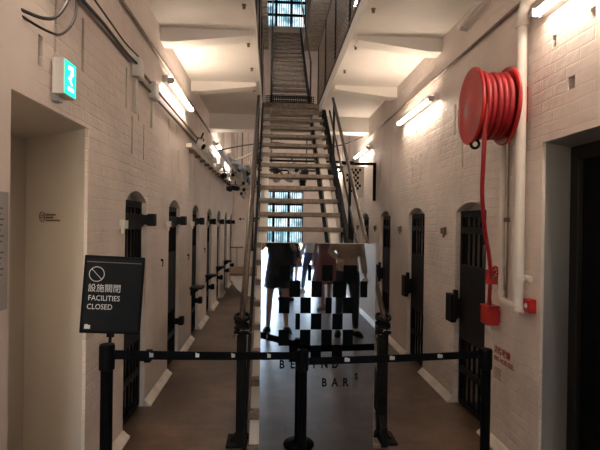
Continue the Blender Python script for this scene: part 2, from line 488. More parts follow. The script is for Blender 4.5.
# left alcove: splayed passage
bm = BM(); zt = 2.14; ax = -1.66
P = [(XL-.02, 1.93), (XL-.06, 1.90), (XL-.06, .9), (ax, .9), (ax, 3.15), (XL-.02, 2.715)]
for i in range(5):
    (a, b), (c, d) = P[i], P[i+1]
    quad(bm, (a, b, 0), (c, d, 0), (c, d, zt), (a, b, zt))
quad(bm, *[(a, b, zt) for a, b in P])
struct('wall_alcove', bm, M_ALC)
t = thing('added_alcove_downlight', 'small round downlight added out of view to brighten the left alcove', 'lamp', (-1.42, 1.35, 2.14))  # unseen lamp added to brighten the alcove walls
f = BM(); lathe(f, [(.085, -.012), (.09, -.004), (.09, -.001)], n=28); link('trim_ring', f, M_WHITE, t, smooth=True)
f = BM(); lathe(f, [(.07, -.016), (.072, -.013)], n=24); link('diffuser', f, emis('added downlight glow', (1.0, .74, .50), 190), t)
# right doorway recess and black door
bm = BM(); rx = 1.97
P = [(XR+.02, .95), (rx, .95), (rx, 2.83), (XR+.02, 2.675)]
quad(bm, (P[0][0], P[0][1], 0), (P[1][0], P[1][1], 0), (P[1][0], P[1][1], 2.12), (P[0][0], P[0][1], 2.12))
quad(bm, (P[2][0], P[2][1], 0), (P[3][0], P[3][1], 0), (P[3][0], P[3][1], 2.12), (P[2][0], P[2][1], 2.12))
quad(bm, *[(a, b, 2.12) for a, b in P])
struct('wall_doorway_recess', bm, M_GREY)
bm = BM(); box(bm, rx, rx+.05, .95, 2.84, 0, 2.13)
d = struct('door_1', bm, M_BLACKM)
f = BM()
box(f, rx-.035, rx+.0, 2.735, 2.825, 0, 2.12, .004); box(f, rx-.035, rx, .95, 1.04, 0, 2.12, .004); box(f, rx-.035, rx, 1.04, 2.735, 2.03, 2.12, .004)
link('door_frame', f, mat('door frame dark brown', (.012, .011, .010), .6), d)
f = BM(); tube(f, [(rx, 1.2, 1.0), (rx-.06, 1.2, 1.0), (rx-.06, 1.32, 1.0)], .01); link('door_handle', f, M_CHROME, d)

# ------------------------------------------------------------------ cell gates
ORD = ['nearest', 'second', 'third', 'fourth', 'fifth', 'sixth', 'farthest']
def make_gate(s, label, group):
    """s=+1: left wall (corridor towards +X). local y along the wall 0..DW, x=0 at wall face"""
    g = thing('cell_gate', label, 'gate', (0, 0, 0), group)
    xg = -s*.036
    ap, sp = (1.84, 1.755) if s > 0 else (1.80, 1.72)
    f = BM()
    for y in (0.012, DW-.052): box(f, min(xg, xg-s*.04), max(xg, xg-s*.04), y, y+.04, .02, sp+.01, .003)
    box(f, min(xg, xg-s*.04), max(xg, xg-s*.04), .012, DW-.012, sp-.045, sp+.01, .003)
    box(f, min(xg, xg-s*.04), max(xg, xg-s*.04), .012, DW-.012, .02, .06, .003)
    link('gate_frame', f, M_DARK, g)
    f = BM(); box(f, min(xg+s*.005, xg-s*.03), max(xg+s*.005, xg-s*.03), .05, DW-.05, .60, 1.26, .003)
    pl = link('middle_plate', f, M_PLATE, g)
    for z in (1.56, .33):
        f = BM(); box(f, min(xg+s*.004, xg-s*.034), max(xg+s*.004, xg-s*.034), .03, DW-.03, z-.028, z+.028, .002)
        link('cross_band', f, M_PLATE, g)
    for k in range(5):
        y = .052+(k+.5)*(DW-.104)/5
        f = BM(); box(f, min(xg-s*.012, xg-s*.028), max(xg-s*.012, xg-s*.028), y-.009, y+.009, 1.25, sp-.04); link('upper_bar', f, M_DARK, g)
        f = BM(); box(f, min(xg-s*.012, xg-s*.028), max(xg-s*.012, xg-s*.028), y-.009, y+.009, .05, .61); link('lower_bar', f, M_DARK, g)
    if s < 0:      # right wall: deep lock box at the far edge
        f = BM()
        box(f, -.055, .0-.004, DW-.05, DW+.085, .735, .985, .006)
        box(f, -.035, -.004, DW-.08, DW-.03, .77, 1.03, .004)
        box(f, -.004, xg+.01, DW-.06, DW-.02, .78, .95, .003)
        link('lock_box', f, M_DARK, g)
        for z in (.27, 1.45): f = BM(); box(f, -.012, xg, .0, .03, z, z+.09, .003); link('hinge', f, M_DARK, g)
    else:
        f = BM()
        box(f, xg+.004, xg+.02, -.0+.01, DW-.02, 1.555, 1.66, .003)
        box(f, xg+.0, .07, DW-.035, DW-.004, 1.57, 1.655, .003)
        box(f, .012, .075, DW-.03, DW+.055, 1.56, 1.665, .008)
        link('latch_bar', f, M_PLATE, g)
        f = BM()
        box(f, xg, .05, DW-.035, DW-.006, .40, .47, .003); box(f, .004, .062, DW-.05, DW+.045, .39, .485, .01)
        link('hinge', f, M_DARK, g)
    return g
gl = make_gate(1, 'x', 'barred cell gates along the left wall')
gr = make_gate(-1, 'x', 'barred cell gates along the right wall')
for i, y in enumerate(doorsY):
    lab = 'dark barred arched door, %s cell from the camera on the left wall' % ORD[i] if i else 'dark barred arched cell door on the left wall, right behind the facilities closed sign'
    if i == NDOOR-1: lab = 'dark cell door at the far end of the left wall'
    (dup(gl, (XL, y, 0), lab) if i else gl).location = (XL, y, 0); gl['label'] = 'dark barred arched cell door on the left wall, right behind the facilities closed sign'
    lab = 'dark barred arched door, %s cell from the camera on the right wall' % ORD[i]
    if i == NDOOR-1: lab = 'dark cell door at the far end of the right wall'
    (dup(gr, (XR, y, 0), lab) if i else gr).location = (XR, y, 0); gr['label'] = 'dark barred cell door on the right wall, half behind the hanging red hose'

# keeper brackets, hooks, ledges
def bracket(x, y, z, s, m, label, group, w=.055, h=.07):
    t = thing('latch_keeper', label, 'bracket', (x, y, z), group)
    t.scale = (.8, .75, .8)
    f = BM(); box(f, 0 if s > 0 else -.008, .008 if s > 0 else 0, -w/2-.015, w/2+.015, -h/2-.015, h/2+.01, .002); link('back_plate', f, m, t)
    f = BM(); box(f, min(0, s*.05), max(0, s*.05), -w/2, w/2, -h/2, h/2, .006)
    box(f, min(s*.02, s*.045), max(s*.02, s*.045), -w/2-.02, -w/2+.0, -h/2-.045, -h/2+.03, .003); link('keeper', f, m, t)
    return t
for i in range(4):
    bracket(XR, [4.22, 5.69, 7.08, 8.5][i], 1.55, -1, M_BROWN, ['small brown steel latch keeper on the right wall, left of the nearest cell door there',
        'small latch keeper on right wall, left of the second cell door', 'small latch keeper on right wall, left of the third cell door',
        'small latch keeper on right wall, beyond the fourth cell door'][i], 'latch keepers on the right wall')
for i in range(5):
    bracket(XL, doorsY[i]-.09, 1.575, 1, M_WHITE if i == 0 else M_PLINTH, 'pale latch keeper beside the %s cell door on the left wall' % ORD[i], 'latch keepers on the left wall', .10, .075)
for i, (y, z) in enumerate([(4.496, 1.2), (5.893, 1.15), (7.313, 1.15)]):
    f = BM(); tube(f, [(0, 0, .03), (.02, 0, .035), (.024, 0, .02), (.022, 0, -.04), (.012, 0, -.055)], .006, 8, smooth_k=4); box(f, 0, .02, -.015, .015, .015, .045, .003)
    o = link('iron_hook', f, M_DARK); o.location = (XL, y, z); o.scale = (.75, .75, .75)
    tag(o, 'small iron hook on the left wall between the %s' % ['first and second cell doors', 'second and third cell doors', 'third and fourth cell doors'][i], 'hook', 'iron hooks on the left wall')
for i in range(2, 6):
    y = doorsY[i]-.06
    t = thing('wall_ledge', 'flat dark ledge sticking out of the left wall at the %s cell door' % ORD[i], 'ledge', (XL, y, .70), 'dark ledges on the left wall')
    f = BM(); box(f, 0, .17, -.10, .12, 0, .03, .004); link('ledge_plate', f, M_PLATE, t)
    f = BM(); prism(f, [(.0, -.10), (.0, .0), (.14, .0)], -.02, .0, 'Y'); link('ledge_bracket', f, M_DARK, t)

# ------------------------------------------------------------------ fluorescent lamps
def lamp(X, s, y0, y1, z, label):
    t = thing('fluorescent_lamp', label, 'lamp', (X, y0, z), 'fluorescent tube lamps on the walls')
    Ln = y1-y0
    f = BM(); box(f, min(0, s*.055), max(0, s*.055), 0, Ln, -.03, .035, .006)
    link('lamp_body', f, M_WHITE, t)
    f = BM(); cyl(f, (s*.085, .04, -.02), (s*.085, Ln-.04, -.02), .019, n=14); link('lamp_tube', f, M_TUBE, t)
    for y in (.0, Ln-.035):
        f = BM(); box(f, min(s*.05, s*.11), max(s*.05, s*.11), y, y+.035, -.045, .01, .004); link('tube_holder', f, M_GREY, t)
    return t
lamp(XL, 1, 4.45, 5.60, 2.99, 'glowing tube lamp high on the left wall under the first ceiling bay')
lamp(XL, 1, 1.1, 2.3, 2.99, 'tube lamp high on the left wall above the alcove, nearest the camera')
lamp(XL, 1, 8.15, 9.35, 3.02, 'glowing tube lamp on the left wall just past the deep cross beam')
lamp(XL, 1, 10.3, 11.5, 3.02, 'glowing tube lamp at the far end of the left wall')
lamp(XR, -1, 1.45, 2.66, 2.91, 'glowing tube lamp at the top right above the black doorway')
lamp(XR, -1, -5.2, -4.0, 2.91, 'added unseen tube lamp high on the right wall behind the camera')  # added lamp out of view, brightens alcove and doorway jambs
lamp(XL, 1, -3.4, -2.2, 2.99, 'added unseen tube lamp high on the left wall behind the camera')  # second lamp added behind the camera for the same fill
lamp(XR, -1, 4.42, 5.60, 2.89, 'glowing tube lamp on the right wall above the second cell door')
lamp(XR, -1, 7.40, 8.55, 2.89, 'glowing tube lamp on the right wall above the chequered sign')
lamp(XR, -1, 10.4, 11.6, 2.89, 'glowing tube lamp at the far end of the right wall')

M_TUBEC = emis('added cool tube', (.95, .95, .95), 95)
def added_upper_lamp(X, s, y0, y1, z, label):  # unseen lamps added to light up the upper gallery undersides
    t = lamp(X, s, y0, y1, z, label)
    for c in t.children:
        if c.name.startswith('lamp_tube'): c.data.materials[0] = M_TUBEC
added_upper_lamp(XL, 1, 7.5, 8.8, 5.9, 'added unseen cool tube lamp on the upper left gallery wall')
added_upper_lamp(XR, -1, 7.5, 8.8, 5.9, 'added unseen cool tube lamp on the upper right gallery wall')

# ------------------------------------------------------------------ cables, conduits and pipes
def cable(name, pts, r, m, label, cat='cable', k=5, group=None):
    f = BM(); tube(f, pts, r, 8, smooth_k=k); return tag(link(name, f, m, smooth=True), label, cat, group)
def wavy(x, y0, y1, z, amp, n, seed):
    rr = random.Random(seed)
    return [(x+rr.uniform(0, .01), y0+(y1-y0)*i/n, z+rr.uniform(-amp, amp)) for i in range(n+1)]
cable('cable_bundle', wavy(XL+.035, .2, 3.5, 2.80, .012, 14, 1), .010, M_CABLE, 'thick black cable running along the top of the left wall to the junction box')
cable('cable', wavy(XL+.045, .2, 3.5, 2.86, .02, 11, 2), .006, M_CABLE, 'thin black cable wound over the thicker one on the left wall')
cable('conduit', [(XL+.02, .2, 2.835), (XL+.02, 3.5, 2.815)], .016, M_WHITE, 'pale conduit behind the black cables high on the left wall', 'conduit', 0)
cable('conduit', [(XL+.02, .2, 3.14), (XL+.02, 7.7, 3.12)], .013, M_CONDUIT, 'brown conduit running just under the ceiling on the left wall', 'conduit', 0)
for k, z in enumerate((2.80, 2.72)):
    cable('conduit', [(XL+.02, 3.62, z), (XL+.02, 7.7, z-.03)], .012, M_CONDUIT, ['upper', 'lower'][k]+' brown conduit past the junction box on the left wall', 'conduit', 0)
cable('conduit', [(XL+.018, 3.56, 2.72), (XL+.018, 3.56, 2.44)], .010, M_PLINTH, 'short painted conduit dropping from the first junction box on the left wall', 'conduit', 0)
cable('conduit', [(XL+.018, 4.02, 2.70), (XL+.018, 4.02, 2.42)], .010, M_PLINTH, 'short painted conduit dropping from the second junction box on the left wall', 'conduit', 0)
cable('cable', [(XL-.02, 1.98, 2.50), (XL+.05, 2.08, 2.50), (XL+.06, 2.2, 2.57), (XL+.07, 2.30, 2.72), (XL+.05, 2.36, 2.85)], .008, M_CABLE, 'upper black cable loop at the top left corner of the left wall')
cable('cable', [(XL-.02, 1.98, 2.48), (XL+.05, 2.10, 2.455), (XL+.07, 2.22, 2.49), (XL+.08, 2.33, 2.62), (XL+.05, 2.42, 2.82)], .006, M_CABLE, 'lower thin cable loop at the top left corner of the left wall')
for k, (y, z) in enumerate(((3.56, 2.78), (4.02, 2.74))):
    t = thing('junction_box', ['white junction box at the end of the black cables on the left wall', 'small white junction box below the lit tube on the left wall'][k], 'box', (XL, y, z))
    t.scale = (1.1, 1.2, 1.25)
    f = BM(); box(f, 0, .05, -.055, .055, -.06, .06, .006); link('box_body', f, M_WHITE, t)
    f = BM(); box(f, .05, .058, -.05, .05, -.055, .055, .003); link('box_cover', f, M_WHITE, t)
cable('conduit', [(XR-.02, .8, 3.085), (XR-.02, 7.7, 3.10)], .013, M_CONDUIT, 'brown conduit running high along the right wall', 'conduit', 0)
# white elbow pipe at upper right
f = BM(); tube(f, [(XR, 3.80, 3.30), (XR-.07, 3.79, 3.31), (XR-.08, 3.62, 3.31), (XR-.08, 3.42, 3.33), (XR-.02, 3.36, 3.34)], .022, 10, smooth_k=4)
tag(link('elbow_pipe', f, M_PIPE, smooth=True), 'small white bent pipe under the ceiling on the right wall', 'pipe')
# big pipe
t = thing('drain_pipe', 'thick cream pipe standing on the right wall beside the hose reel', 'pipe', (1.60, 2.82, 1.05))
t.scale = (.76, .76, 1)
f = BM(); tube(f, [(0, 0, .03), (0, 0, 1.88)], .042, 20); tube(f, [(0, 0, 1.86), (0, -.012, 1.94), (0, -.07, 1.985), (0, -.16, 1.99), (0, -1.4, 2.0)], .042, 18, smooth_k=4)
link('pipe_body', f, M_PIPE, t, smooth=True)
for z in (.0, .20, 1.84): f = BM(); cyl(f, (0, 0, z), (0, 0, z+.035), .051, n=22); link('collar', f, M_PIPE, t, smooth=True)
for k in range(6): a = k*pi/3; f = BM(); cyl(f, (.047*cos(a), .047*sin(a), -.015), (.047*cos(a), .047*sin(a), .045), .007, n=8); link('flange_bolt', f, M_PIPE, t)
f = BM(); cyl(f, (0.05, 0, .217), (.05, -.09, .217), .012, n=10); cyl(f, (.05, -.09, .217), (.05, -.10, .217), .02, n=10); box(f, .03, .085, -.03, .03, .20, .235, .003); link('pipe_clamp', f, M_PIPE, t)
# supply pipe
t = thing('water_pipe', 'thin cream pipe climbing the right wall between hose and thick pipe', 'pipe', (1.625, 3.085, 1.05))
f = BM(); tube(f, [(-.05, -.31, .03), (-.02, -.12, .03), (0, -.03, .035), (0, 0, .08), (0, 0, .3), (0, 0, 1.35)], .021, 14, smooth_k=4); link('pipe_body', f, M_PIPE, t, smooth=True)
for z in (.07, .27, 1.3): f = BM(); cyl(f, (0, 0, z), (0, 0, z+.03), .029, n=16); link('collar', f, M_PIPE, t, smooth=True)
f = BM(); tube(f, [(0.02, -.04, .05), (.02, -.04, 1.5)], .006, 8); box(f, 0.0, .03, -.05, -.01, .58, .61, .003); link('thin_wire', f, M_CONDUIT, t)
f = BM(); cyl(f, (0, 0.02, .16), (0, .10, .16), .024, n=8); cyl(f, (0, .10, .16), (0, .13, .16), .018, n=12); box(f, -.03, .01, .03, .07, .14, .19, .004); link('brass_valve', f, M_BRASS, t)['label'] = 'aged brass valve'

# ------------------------------------------------------------------ fire hose reel
ry, rz = 2.915, 2.395
t = thing('fire_hose_reel', 'red fire hose reel drum mounted high on the right wall', 'hose reel', (XR, ry-.02, rz))
t.rotation_euler = (0, 0, radians(-6)); t.scale = (.94, .97, .97); _R6 = Matrix.Diagonal((1/.94, 1/.97, 1/.97)) @ Matrix.Rotation(radians(6), 3, 'Z')
f = BM(); lathe(f, [(.03, -.385), (.05, -.378), (.23, -.372), (.252, -.380), (.260, -.372), (.260, -.362), (.255, -.357), (.05, -.357), (.03, -.35)], axis='X', n=56); link('front_disc', f, M_RED, t, smooth=True)
f = BM(); lathe(f, [(.03, -.13), (.24, -.135), (.252, -.145), (.262, -.137), (.262, -.125), (.24, -.118), (.03, -.115)], axis='X', n=56); link('back_disc', f, M_RED, t, smooth=True)
f = BM(); cyl(f, (-.36, 0, 0), (-.12, 0, 0), .14, n=30); link('drum', f, M_RED, t, smooth=True)
f = BM()
for L_, (R_, n_) in enumerate(((.17, 6), (.207, 5))):
    for k in range(n_): torus(f, (-.338+k*.0385+L_*.019, 0, 0), 'X', R_-(k % 2)*.004, .0205, 44, 10)
torus(f, (-.32, 0, 0), 'X', .215, .0205, 44, 10)
link('coiled_hose', f, M_HOSE, t, smooth=True)
f = BM(); cyl(f, (-.13, 0, 0), (0, 0, 0), .035, n=16); box(f, -.02, 0, -.07, .07, -.12, .12, .004); box(f, -.10, -.01, -.03, .03, -.035, .035, .004)
link('wall_arm', f, M_RED, t)
f = BM(); torus(f, (-.345, -.03, -.262), 'Y', .028, .010, 20, 8); link('guide_ring', f, M_DARK, t, smooth=True)
f = BM(); tube(f, [_R6 @ (Vector(p)-Vector((XR, ry-.02, rz))) for p in [(1.345, 2.755, 2.46), (1.325, 2.725, 2.36), (1.325, 2.745, 2.2), (1.335, 2.78, 2.0), (1.36, 2.84, 1.80), (1.43, 2.94, 1.58), (1.51, 3.04, 1.40), (1.56, 3.11, 1.25), (1.575, 3.15, 1.12), (1.58, 3.17, 1.02)]], .0145, 12, smooth_k=6)
link('hanging_hose', f, M_HOSE, t, smooth=True)
# nozzle box and valve wheel
t = thing('nozzle_box', 'red hose nozzle box on the right wall under the hanging hose', 'box', (XR, 3.19, .885))
t.scale = (.85, .82, .88)
f = BM(); box(f, -.125, -.02, -.07, .07, 0, .145, .008); box(f, -.02, -.003, -.05, .05, .02, .12, .003); link('box_body', f, M_RED, t)
f = BM(); box(f, -.13, -.018, -.075, .075, .145, .16, .004); link('box_lid', f, M_RED, t)
f = BM(); tube(f, [(-.08, -.02, 0), (-.085, -.02, -.04), (-.07, -.025, -.08)], .007, 8, smooth_k=4); link('drain_spout', f, M_PLINTH, t)
f = BM(); cyl(f, (-.085, -.015, .16), (-.085, -.015, .23), .022, .015, n=14); link('nozzle', f, M_RED, t)
t = thing('stop_valve', 'red handwheel stop valve on the hose beside the nearest right cell door', 'valve', (XR, 3.12, 1.20))
f = BM(); cyl(f, (-.13, -.02, .07), (-.055, .012, .07), .010, n=12); torus(f, (-.055, .012, .07), 'X', .040, .0075, 28, 8)
for k in range(5): a = k*2*pi/5; tube(f, [(-.055, .012, .07), (-.055, .012+.040*cos(a), .07+.040*sin(a))], .005, 6)
link('handwheel', f, M_RED, t, smooth=True)
f = BM(); box(f, -.12, -.003, -.015, .02, -.015, .02, .006); cyl(f, (-.115, 0, -.01), (-.115, 0, .09), .019, n=14); link('valve_body', f, M_RED, t)
# call point
t = thing('fire_call_point', 'small square red call point right of the thick pipe on the wall', 'alarm', (XR, 2.755, 1.10))
t.scale = (.75, .72, .78)
f = BM(); box(f, -.055, 0, -.055, .055, -.055, .055, .005); link('housing', f, M_RED, t)
f = BM(); box(f, -.060, -.055, -.04, .04, -.04, .04, .002); link('face_plate', f, M_RED, t)
f = BM(); cyl(f, (-.064, 0, 0), (-.06, 0, 0), .02, n=16); link('button', f, M_WHITE, t)
# red wall lettering
t = thing('hose_reel_lettering', 'red Chinese and English fire hose reel lettering on the right wall', 'lettering', (XR-.002, 3.235, .605))
t.scale = (1, .84, .88)
text('chinese_lettering', '消防喉轆', .068, M_REDTXT, faceNX(0, 0, .078), t, .0006, off=.001)
text('english_lettering', 'FIRE HOSE REEL', .055, M_REDTXT, faceNX(0, 0, .012), t, .0006, sx=.86, off=.0012)
f = BM()
for k in range(5): box(f, -.0008, 0, -.13+.02*(k % 2), 0, -.05-.02*k, -.044-.02*k)
link('small_print', f, M_REDTXT, t)

# ------------------------------------------------------------------ exit sign
t = thing('exit_sign', 'lit green running man exit sign box on the left wall above the alcove', 'exit sign', (XL, 2.245, 2.213))
t.scale = (1.05, .78, 1.0)
f = BM(); box(f, .012, .066, 0, .165, 0, .175, .004); link('housing', f, M_WHITE, t)
f = BM(); box(f, 0, .03, .03, .10, -.03, .02, .003); link('wall_mount', f, M_GREY, t)
f = BM(); box(f, .066, .0685, .006, .159, .006, .169); link('green_face', f, M_EXIT, t)
f = BM(); xx = .0690
def fx(poly): prism(f, poly, xx, xx+.0006, 'X')
fx([(.045, .028), (.125, .028), (.125, .045), (.045, .045)]); fx([(.05, .13), (.12, .13), (.12, .15), (.05, .15)])
fx([(.052, .085), (.10, .055), (.108, .065), (.06, .097)]); fx([(.075, .09), (.095, .09), (.105, .12), (.085, .125)])
lathe(f, [(.010, 0), (.010, .0006)], (xx, .112, .118), 'X', 14)
link('running_man', f, M_EXITW, t)

# info panel, alcove icon
t = thing('info_panel', 'grey information panel at the left edge on the wall before the alcove', 'panel', (XL, 1.60, 1.235))
f = BM(); box(f, .0, .012, 0, .30, 0, .475, .002); link('board', f, mat('panel grey', (.30, .29, .28), .5), t)
f = BM()
for k in range(14):
    if k in (6,): continue
    box(f, .012, .0125, .02, .25+.03*((k*7) % 3)/3, .12+k*.022, .126+k*.022)
link('text_lines', f, mat('panel text', (.08, .08, .08), .6), t)
jd = Vector((-.56, .435, 0)).normalized()
t = thing('accessibility_notice', 'tiny round pictogram with three text lines on the alcove wall', 'notice', (-1.475, 3.001, 1.62))
t.rotation_euler = (0, 0, atan2(-jd.y, -jd.x))
Mi = Matrix.Translation((0, 0, 0))
f = BM(); torus(f, (0, -.0035, 0), 'Y', .032, .0022, 30, 6); box(f, -.02, .02, -.004, -.002, -.008, -.004); box(f, -.014, .016, -.004, -.002, .004, .009)
link('pictogram', f, M_BROWN, t)
f = BM()
for k, w in enumerate((.115, .085, .165)): box(f, .05, .05+w, -.004, -.002, .008-.018*k, .018-.018*k)
link('text_lines', f, M_BROWN, t)

# ------------------------------------------------------------------ staircase
RUN, RISE = .21, .17
t = thing('staircase', 'steep open staircase of worn timber treads rising from the corridor middle', 'staircase', (0, 3.32, 0))
def sp_(z): return (z-.2)/RISE*RUN        # y (local) for tread height
for i in range(-1, 20):
    z = .2+RISE*i; y = RUN*i
    f = BM(); box(f, -.155, .80, max(y, -.16), y+.20, z-.052 if i >= 0 else .002, z, .006); link('tread', f, M_WOOD, t)
def slope_bar(x0, x1, zoff0, zoff1, zend, ystart=0.):
    """sloped plate: lower edge tread line+zoff0, upper +zoff1"""
    f = BM(); z0 = max(.0, .2-RISE*1.2)
    ya, yb = sp_(.08), sp_(zend)
    prism(f, [(ya, max(.002, .08+zoff0)), (ya, .08+max(zoff1, -.07)), (yb, zend+zoff1), (yb, zend+zoff0)], x0, x1, 'X'); return f
link('stringer', slope_bar(-.14, -.045, -.27, -.075, 3.45), M_WHITE, t)['label'] = 'white painted stringer'
link('stringer', slope_bar(.645, .74, -.27, -.075, 3.45), M_WHITE, t)['label'] = 'white painted stringer'
link('side_plate', slope_bar(-.185, -.16, -.20, .04, 3.55), M_STEEL, t)
link('side_plate', slope_bar(.805, .85, -.20, .05, 3.55), M_STEEL, t)
link('side_plate', slope_bar(.60, .63, -.30, -.12, 3.45), M_STEEL, t)
for x in (-.205, .835):
    e = -.03 if x < 0 else .03
    f = BM(); box(f, x-.034, x+.034, -.06, .01, 0, .88, .004); link('newel_post', f, M_STEEL, t)
    f = BM(); prism(f, [(x-.08, 0), (x-.08, .015), (x-.035, .07), (x+.035, .07), (x+.08, .015), (x+.08, 0)], -.05, .0, 'Y'); box(f, x-.10, x+.10, -.12, .08, 0, .016, .004); link('base_plate', f, M_STEEL, t)
    f = BM(); tube(f, [(x, -.03, .80), (x, -.03, .93), (x, .02, .98), (x, sp_(.5), .5+.76), (x, sp_(2.6), 3.36), (x, sp_(2.6)+.05, 3.37)], .020, 12); link('handrail', f, M_RAIL, t, smooth=True)
    f = BM(); tube(f, [(x, .0, .60), (x, sp_(2.9), 2.9+.38)], .014, 10); link('middle_rail', f, M_RAIL, t, smooth=True)
    for zz in (1.4, 2.5):
        f = BM(); box(f, x-.014, x+.014, sp_(zz)-.014, sp_(zz)+.014, zz-.1, zz+.74, .002); link('rail_post', f, M_STEEL, t)
    rr = random.Random(3)
    f = BM()
    for k in range(5):
        M_ = Matrix.Rotation(rr.uniform(-.5, .5), 3, 'X') @ Matrix.Rotation(rr.uniform(-.6, .6), 3, 'Y')
        torus(f, (x, -.025, .80+.028*k), 'Z', .046+rr.uniform(0, .008), .013, 20, 8, M_)
    link('wound_strap', f, M_DARK, t, smooth=True)
    f = BM()
    for k in range(12):
        a = k*2*pi/12; c = (x+.062*cos(a), -.025+.058*sin(a), .80+.03*sin(a*1.5))
        torus(f, c, 'Z', .011, .0028, 10, 6, Matrix.Rotation(a, 3, 'Z') @ Matrix.Rotation((k % 2)*pi/2+.3, 3, 'Y'))
    link('chain', f, M_CHROME, t, smooth=True)
# landing
t = thing('stair_landing', 'dark steel mesh landing at the head of the staircase', 'landing', (0, 7.54, 3.6))
f = BM()
for k in range(27): x = OPL+.02+(OPR-OPL-.04)*k/26; box(f, x-.004, x+.004, 0, .78, -.03, 0)
for k in range(14): y = .78*k/13; box(f, OPL+.01, OPR-.01, y-.004, y+.004, -.025, -.005)
for y in (0, .76): box(f, OPL+.005, OPR-.005, y, y+.05, -.11, 0.01)
link('landing_grate', f, M_GRATE, t)
f = BM(); box(f, -.15, .72, -.06, -.005, -.07, 0.0, .005); link('nosing', f, M_WOOD, t)
f = BM()
for k in range(26): x = OPL+.05+(OPR-OPL-.12)*k/25; box(f, x-.006, x+.006, .30, .31, 0.0, .22)
for k in range(6): box(f, OPL+.05, OPR-.07, .312, .320, .03+.035*k, .042+.035*k)
link('mesh_panel', f, M_STEEL, t)
# upper flight
t = thing('upper_staircase', 'second flight of timber treads climbing above the landing', 'staircase', (0, 8.34, 3.6))
for i in range(17):
    f = BM(); box(f, -.02, .66, .20*i, .20*i+.19, .12+.17*i, .165+.17*i, .005); link('tread', f, M_WOOD, t)
for x0, x1 in ((-.06, -.025), (.665, .70)):
    f = BM(); prism(f, [(0, -.0), (0, .22), (3.4, 3.1), (3.4, 2.88)], x0, x1, 'X'); link('stringer', f, M_STEEL, t)
    f = BM(); tube(f, [((x0+x1)/2, 0, .1), ((x0+x1)/2, 0, 1.0), ((x0+x1)/2, 3.4, 3.85)], .018, 10); link('handrail', f, M_RAIL, t, smooth=True)
f = BM()
for k in range(22):
    x = -.02+.68*k/21; tube(f, [(x, .0, .06), (x, 3.3, 2.865)], .004, 4)
for k in range(36): y = 3.3*k/35; box(f, -.02, .66, y-.010, y+.010, .05+.85*y-.007, .05+.85*y+.007)
link('underside_mesh', f, M_GRATE, t)
# gallery railings with wire mesh
def gallery_rail(x, y0, y1, label):
    t = thing('gallery_railing', label, 'railing', (x, y0, ZC+.16))
    Ln = y1-y0
    for k in range(6): y = Ln*k/5; f = BM(); box(f, -.017, .017, y-.017, y+.017, 0, 1.12, .003); link('post', f, M_STEEL, t)
    for z in (1.12, .08):
        f = BM(); tube(f, [(0, -.02, z), (0, Ln+.02, z)], .018, 10); link('rail', f, M_RAIL, t, smooth=True)
    f = BM(); n = int(Ln/.09)
    for k in range(n): y = Ln*(k+.5)/n; box(f, -.003, .003, y-.002, y+.002, .08, 1.1)
    for k in range(20): z = .1+.05*k; box(f, -.004, .004, 0, Ln, z-.005, z+.005)
    link('wire_mesh', f, M_GRATE, t)
gallery_rail(OPL-.022, 2.5, 7.95, 'wire mesh railing along the upper left gallery edge')
gallery_rail(OPR+.025, 2.5, 7.95, 'wire mesh railing along the upper right gallery edge')
# hook bolts under the slabs
for k, (x, y) in enumerate([(-.26, 3.85), (-.265, 4.68), (-.265, 5.42), (-.265, 6.25), (.845, 3.82), (.845, 4.64), (.85, 5.38), (.845, 6.16)]):
    f = BM(); cyl(f, (0, 0, -.03), (0, 0, 0), .008, n=8); cyl(f, (0, 0, -.035), (0, 0, -.015), .014, n=6); cyl(f, (0, 0, -.005), (0, 0, 0), .020, n=12)
    o = link('ceiling_bolt', f, M_BROWN); o.location = (x, y, ZC)
    tag(o, '%s small rusty bolt from the camera under the %s gallery slab' % (ORD[k % 4], 'left' if k < 4 else 'right'), 'bolt', 'bolts under the gallery slabs')

# ------------------------------------------------------------------ mirror panel
MX0, MX1, MY, MZ0, MZ1 = -.066, .728, 3.10, .02, 1.464
t = thing('mirror_panel', 'tall mirror panel with black chequered squares blocking the stair foot', 'mirror', (0, MY, 0))
f = BM(); box(f, MX0, MX1, 0, .004, MZ0, MZ1); link('mirror_sheet', f, M_MIRROR, t)
f = BM(); box(f, MX0-.002, MX1+.002, .004, .018, MZ0, MZ1+.002); link('backing_board', f, M_PLINTH, t)
f = BM(); box(f, MX0+.05, MX0+.12, .018, .05, 0, .02, .003); box(f, MX1-.12, MX1-.05, .018, .05, 0, .02, .003)
for x in (MX0+.085, MX1-.085): prism(f, [(.018, .02), (.018, .3), (.045, .02)], x-.004, x+.004, 'X')
link('stand_foot', f, M_STEEL, t)
cw = .0742; cx0 = .057-cw
zr = [1.315, 1.203, 1.090, .978, .866, .754, .642]
rows = {0: [(1, 2), (3.65, 4), (5, 6), (7, 8.3)], 1: [(2, 3), (4, 5), (6, 7.3), (8.6, 9.3)], 2: [(1, 2), (3, 4), (5.35, 5.95), (7, 8)], 3: [(2.55, 3), (4, 5), (6, 7)], 4: [(1, 2), (3, 4), (5, 6), (7, 8)], 5: [(2, 3), (4, 5), (6, 7)]}
f = BM()
for r, cells_ in rows.items():
    for a, b in cells_: box(f, cx0+cw*a, cx0+cw*b-.001, -.0012, -.0002, zr[r+1]+.001, zr[r])
link('chequered_squares', f, M_SQ, t)
def letters(s, px, z, size=.080):
    for ch, x in zip(s, px): text('letter', ch, size, M_BLACK, faceY(x, -.0006, z), t, .0004, 'CENTER', .80, off=.0022)
letters('BEHIND', [.083+.0740*k for k in range(6)], .600)
letters('BAR', [.378, .452, .527], .473)
letters('S', [.602], .520, .058)

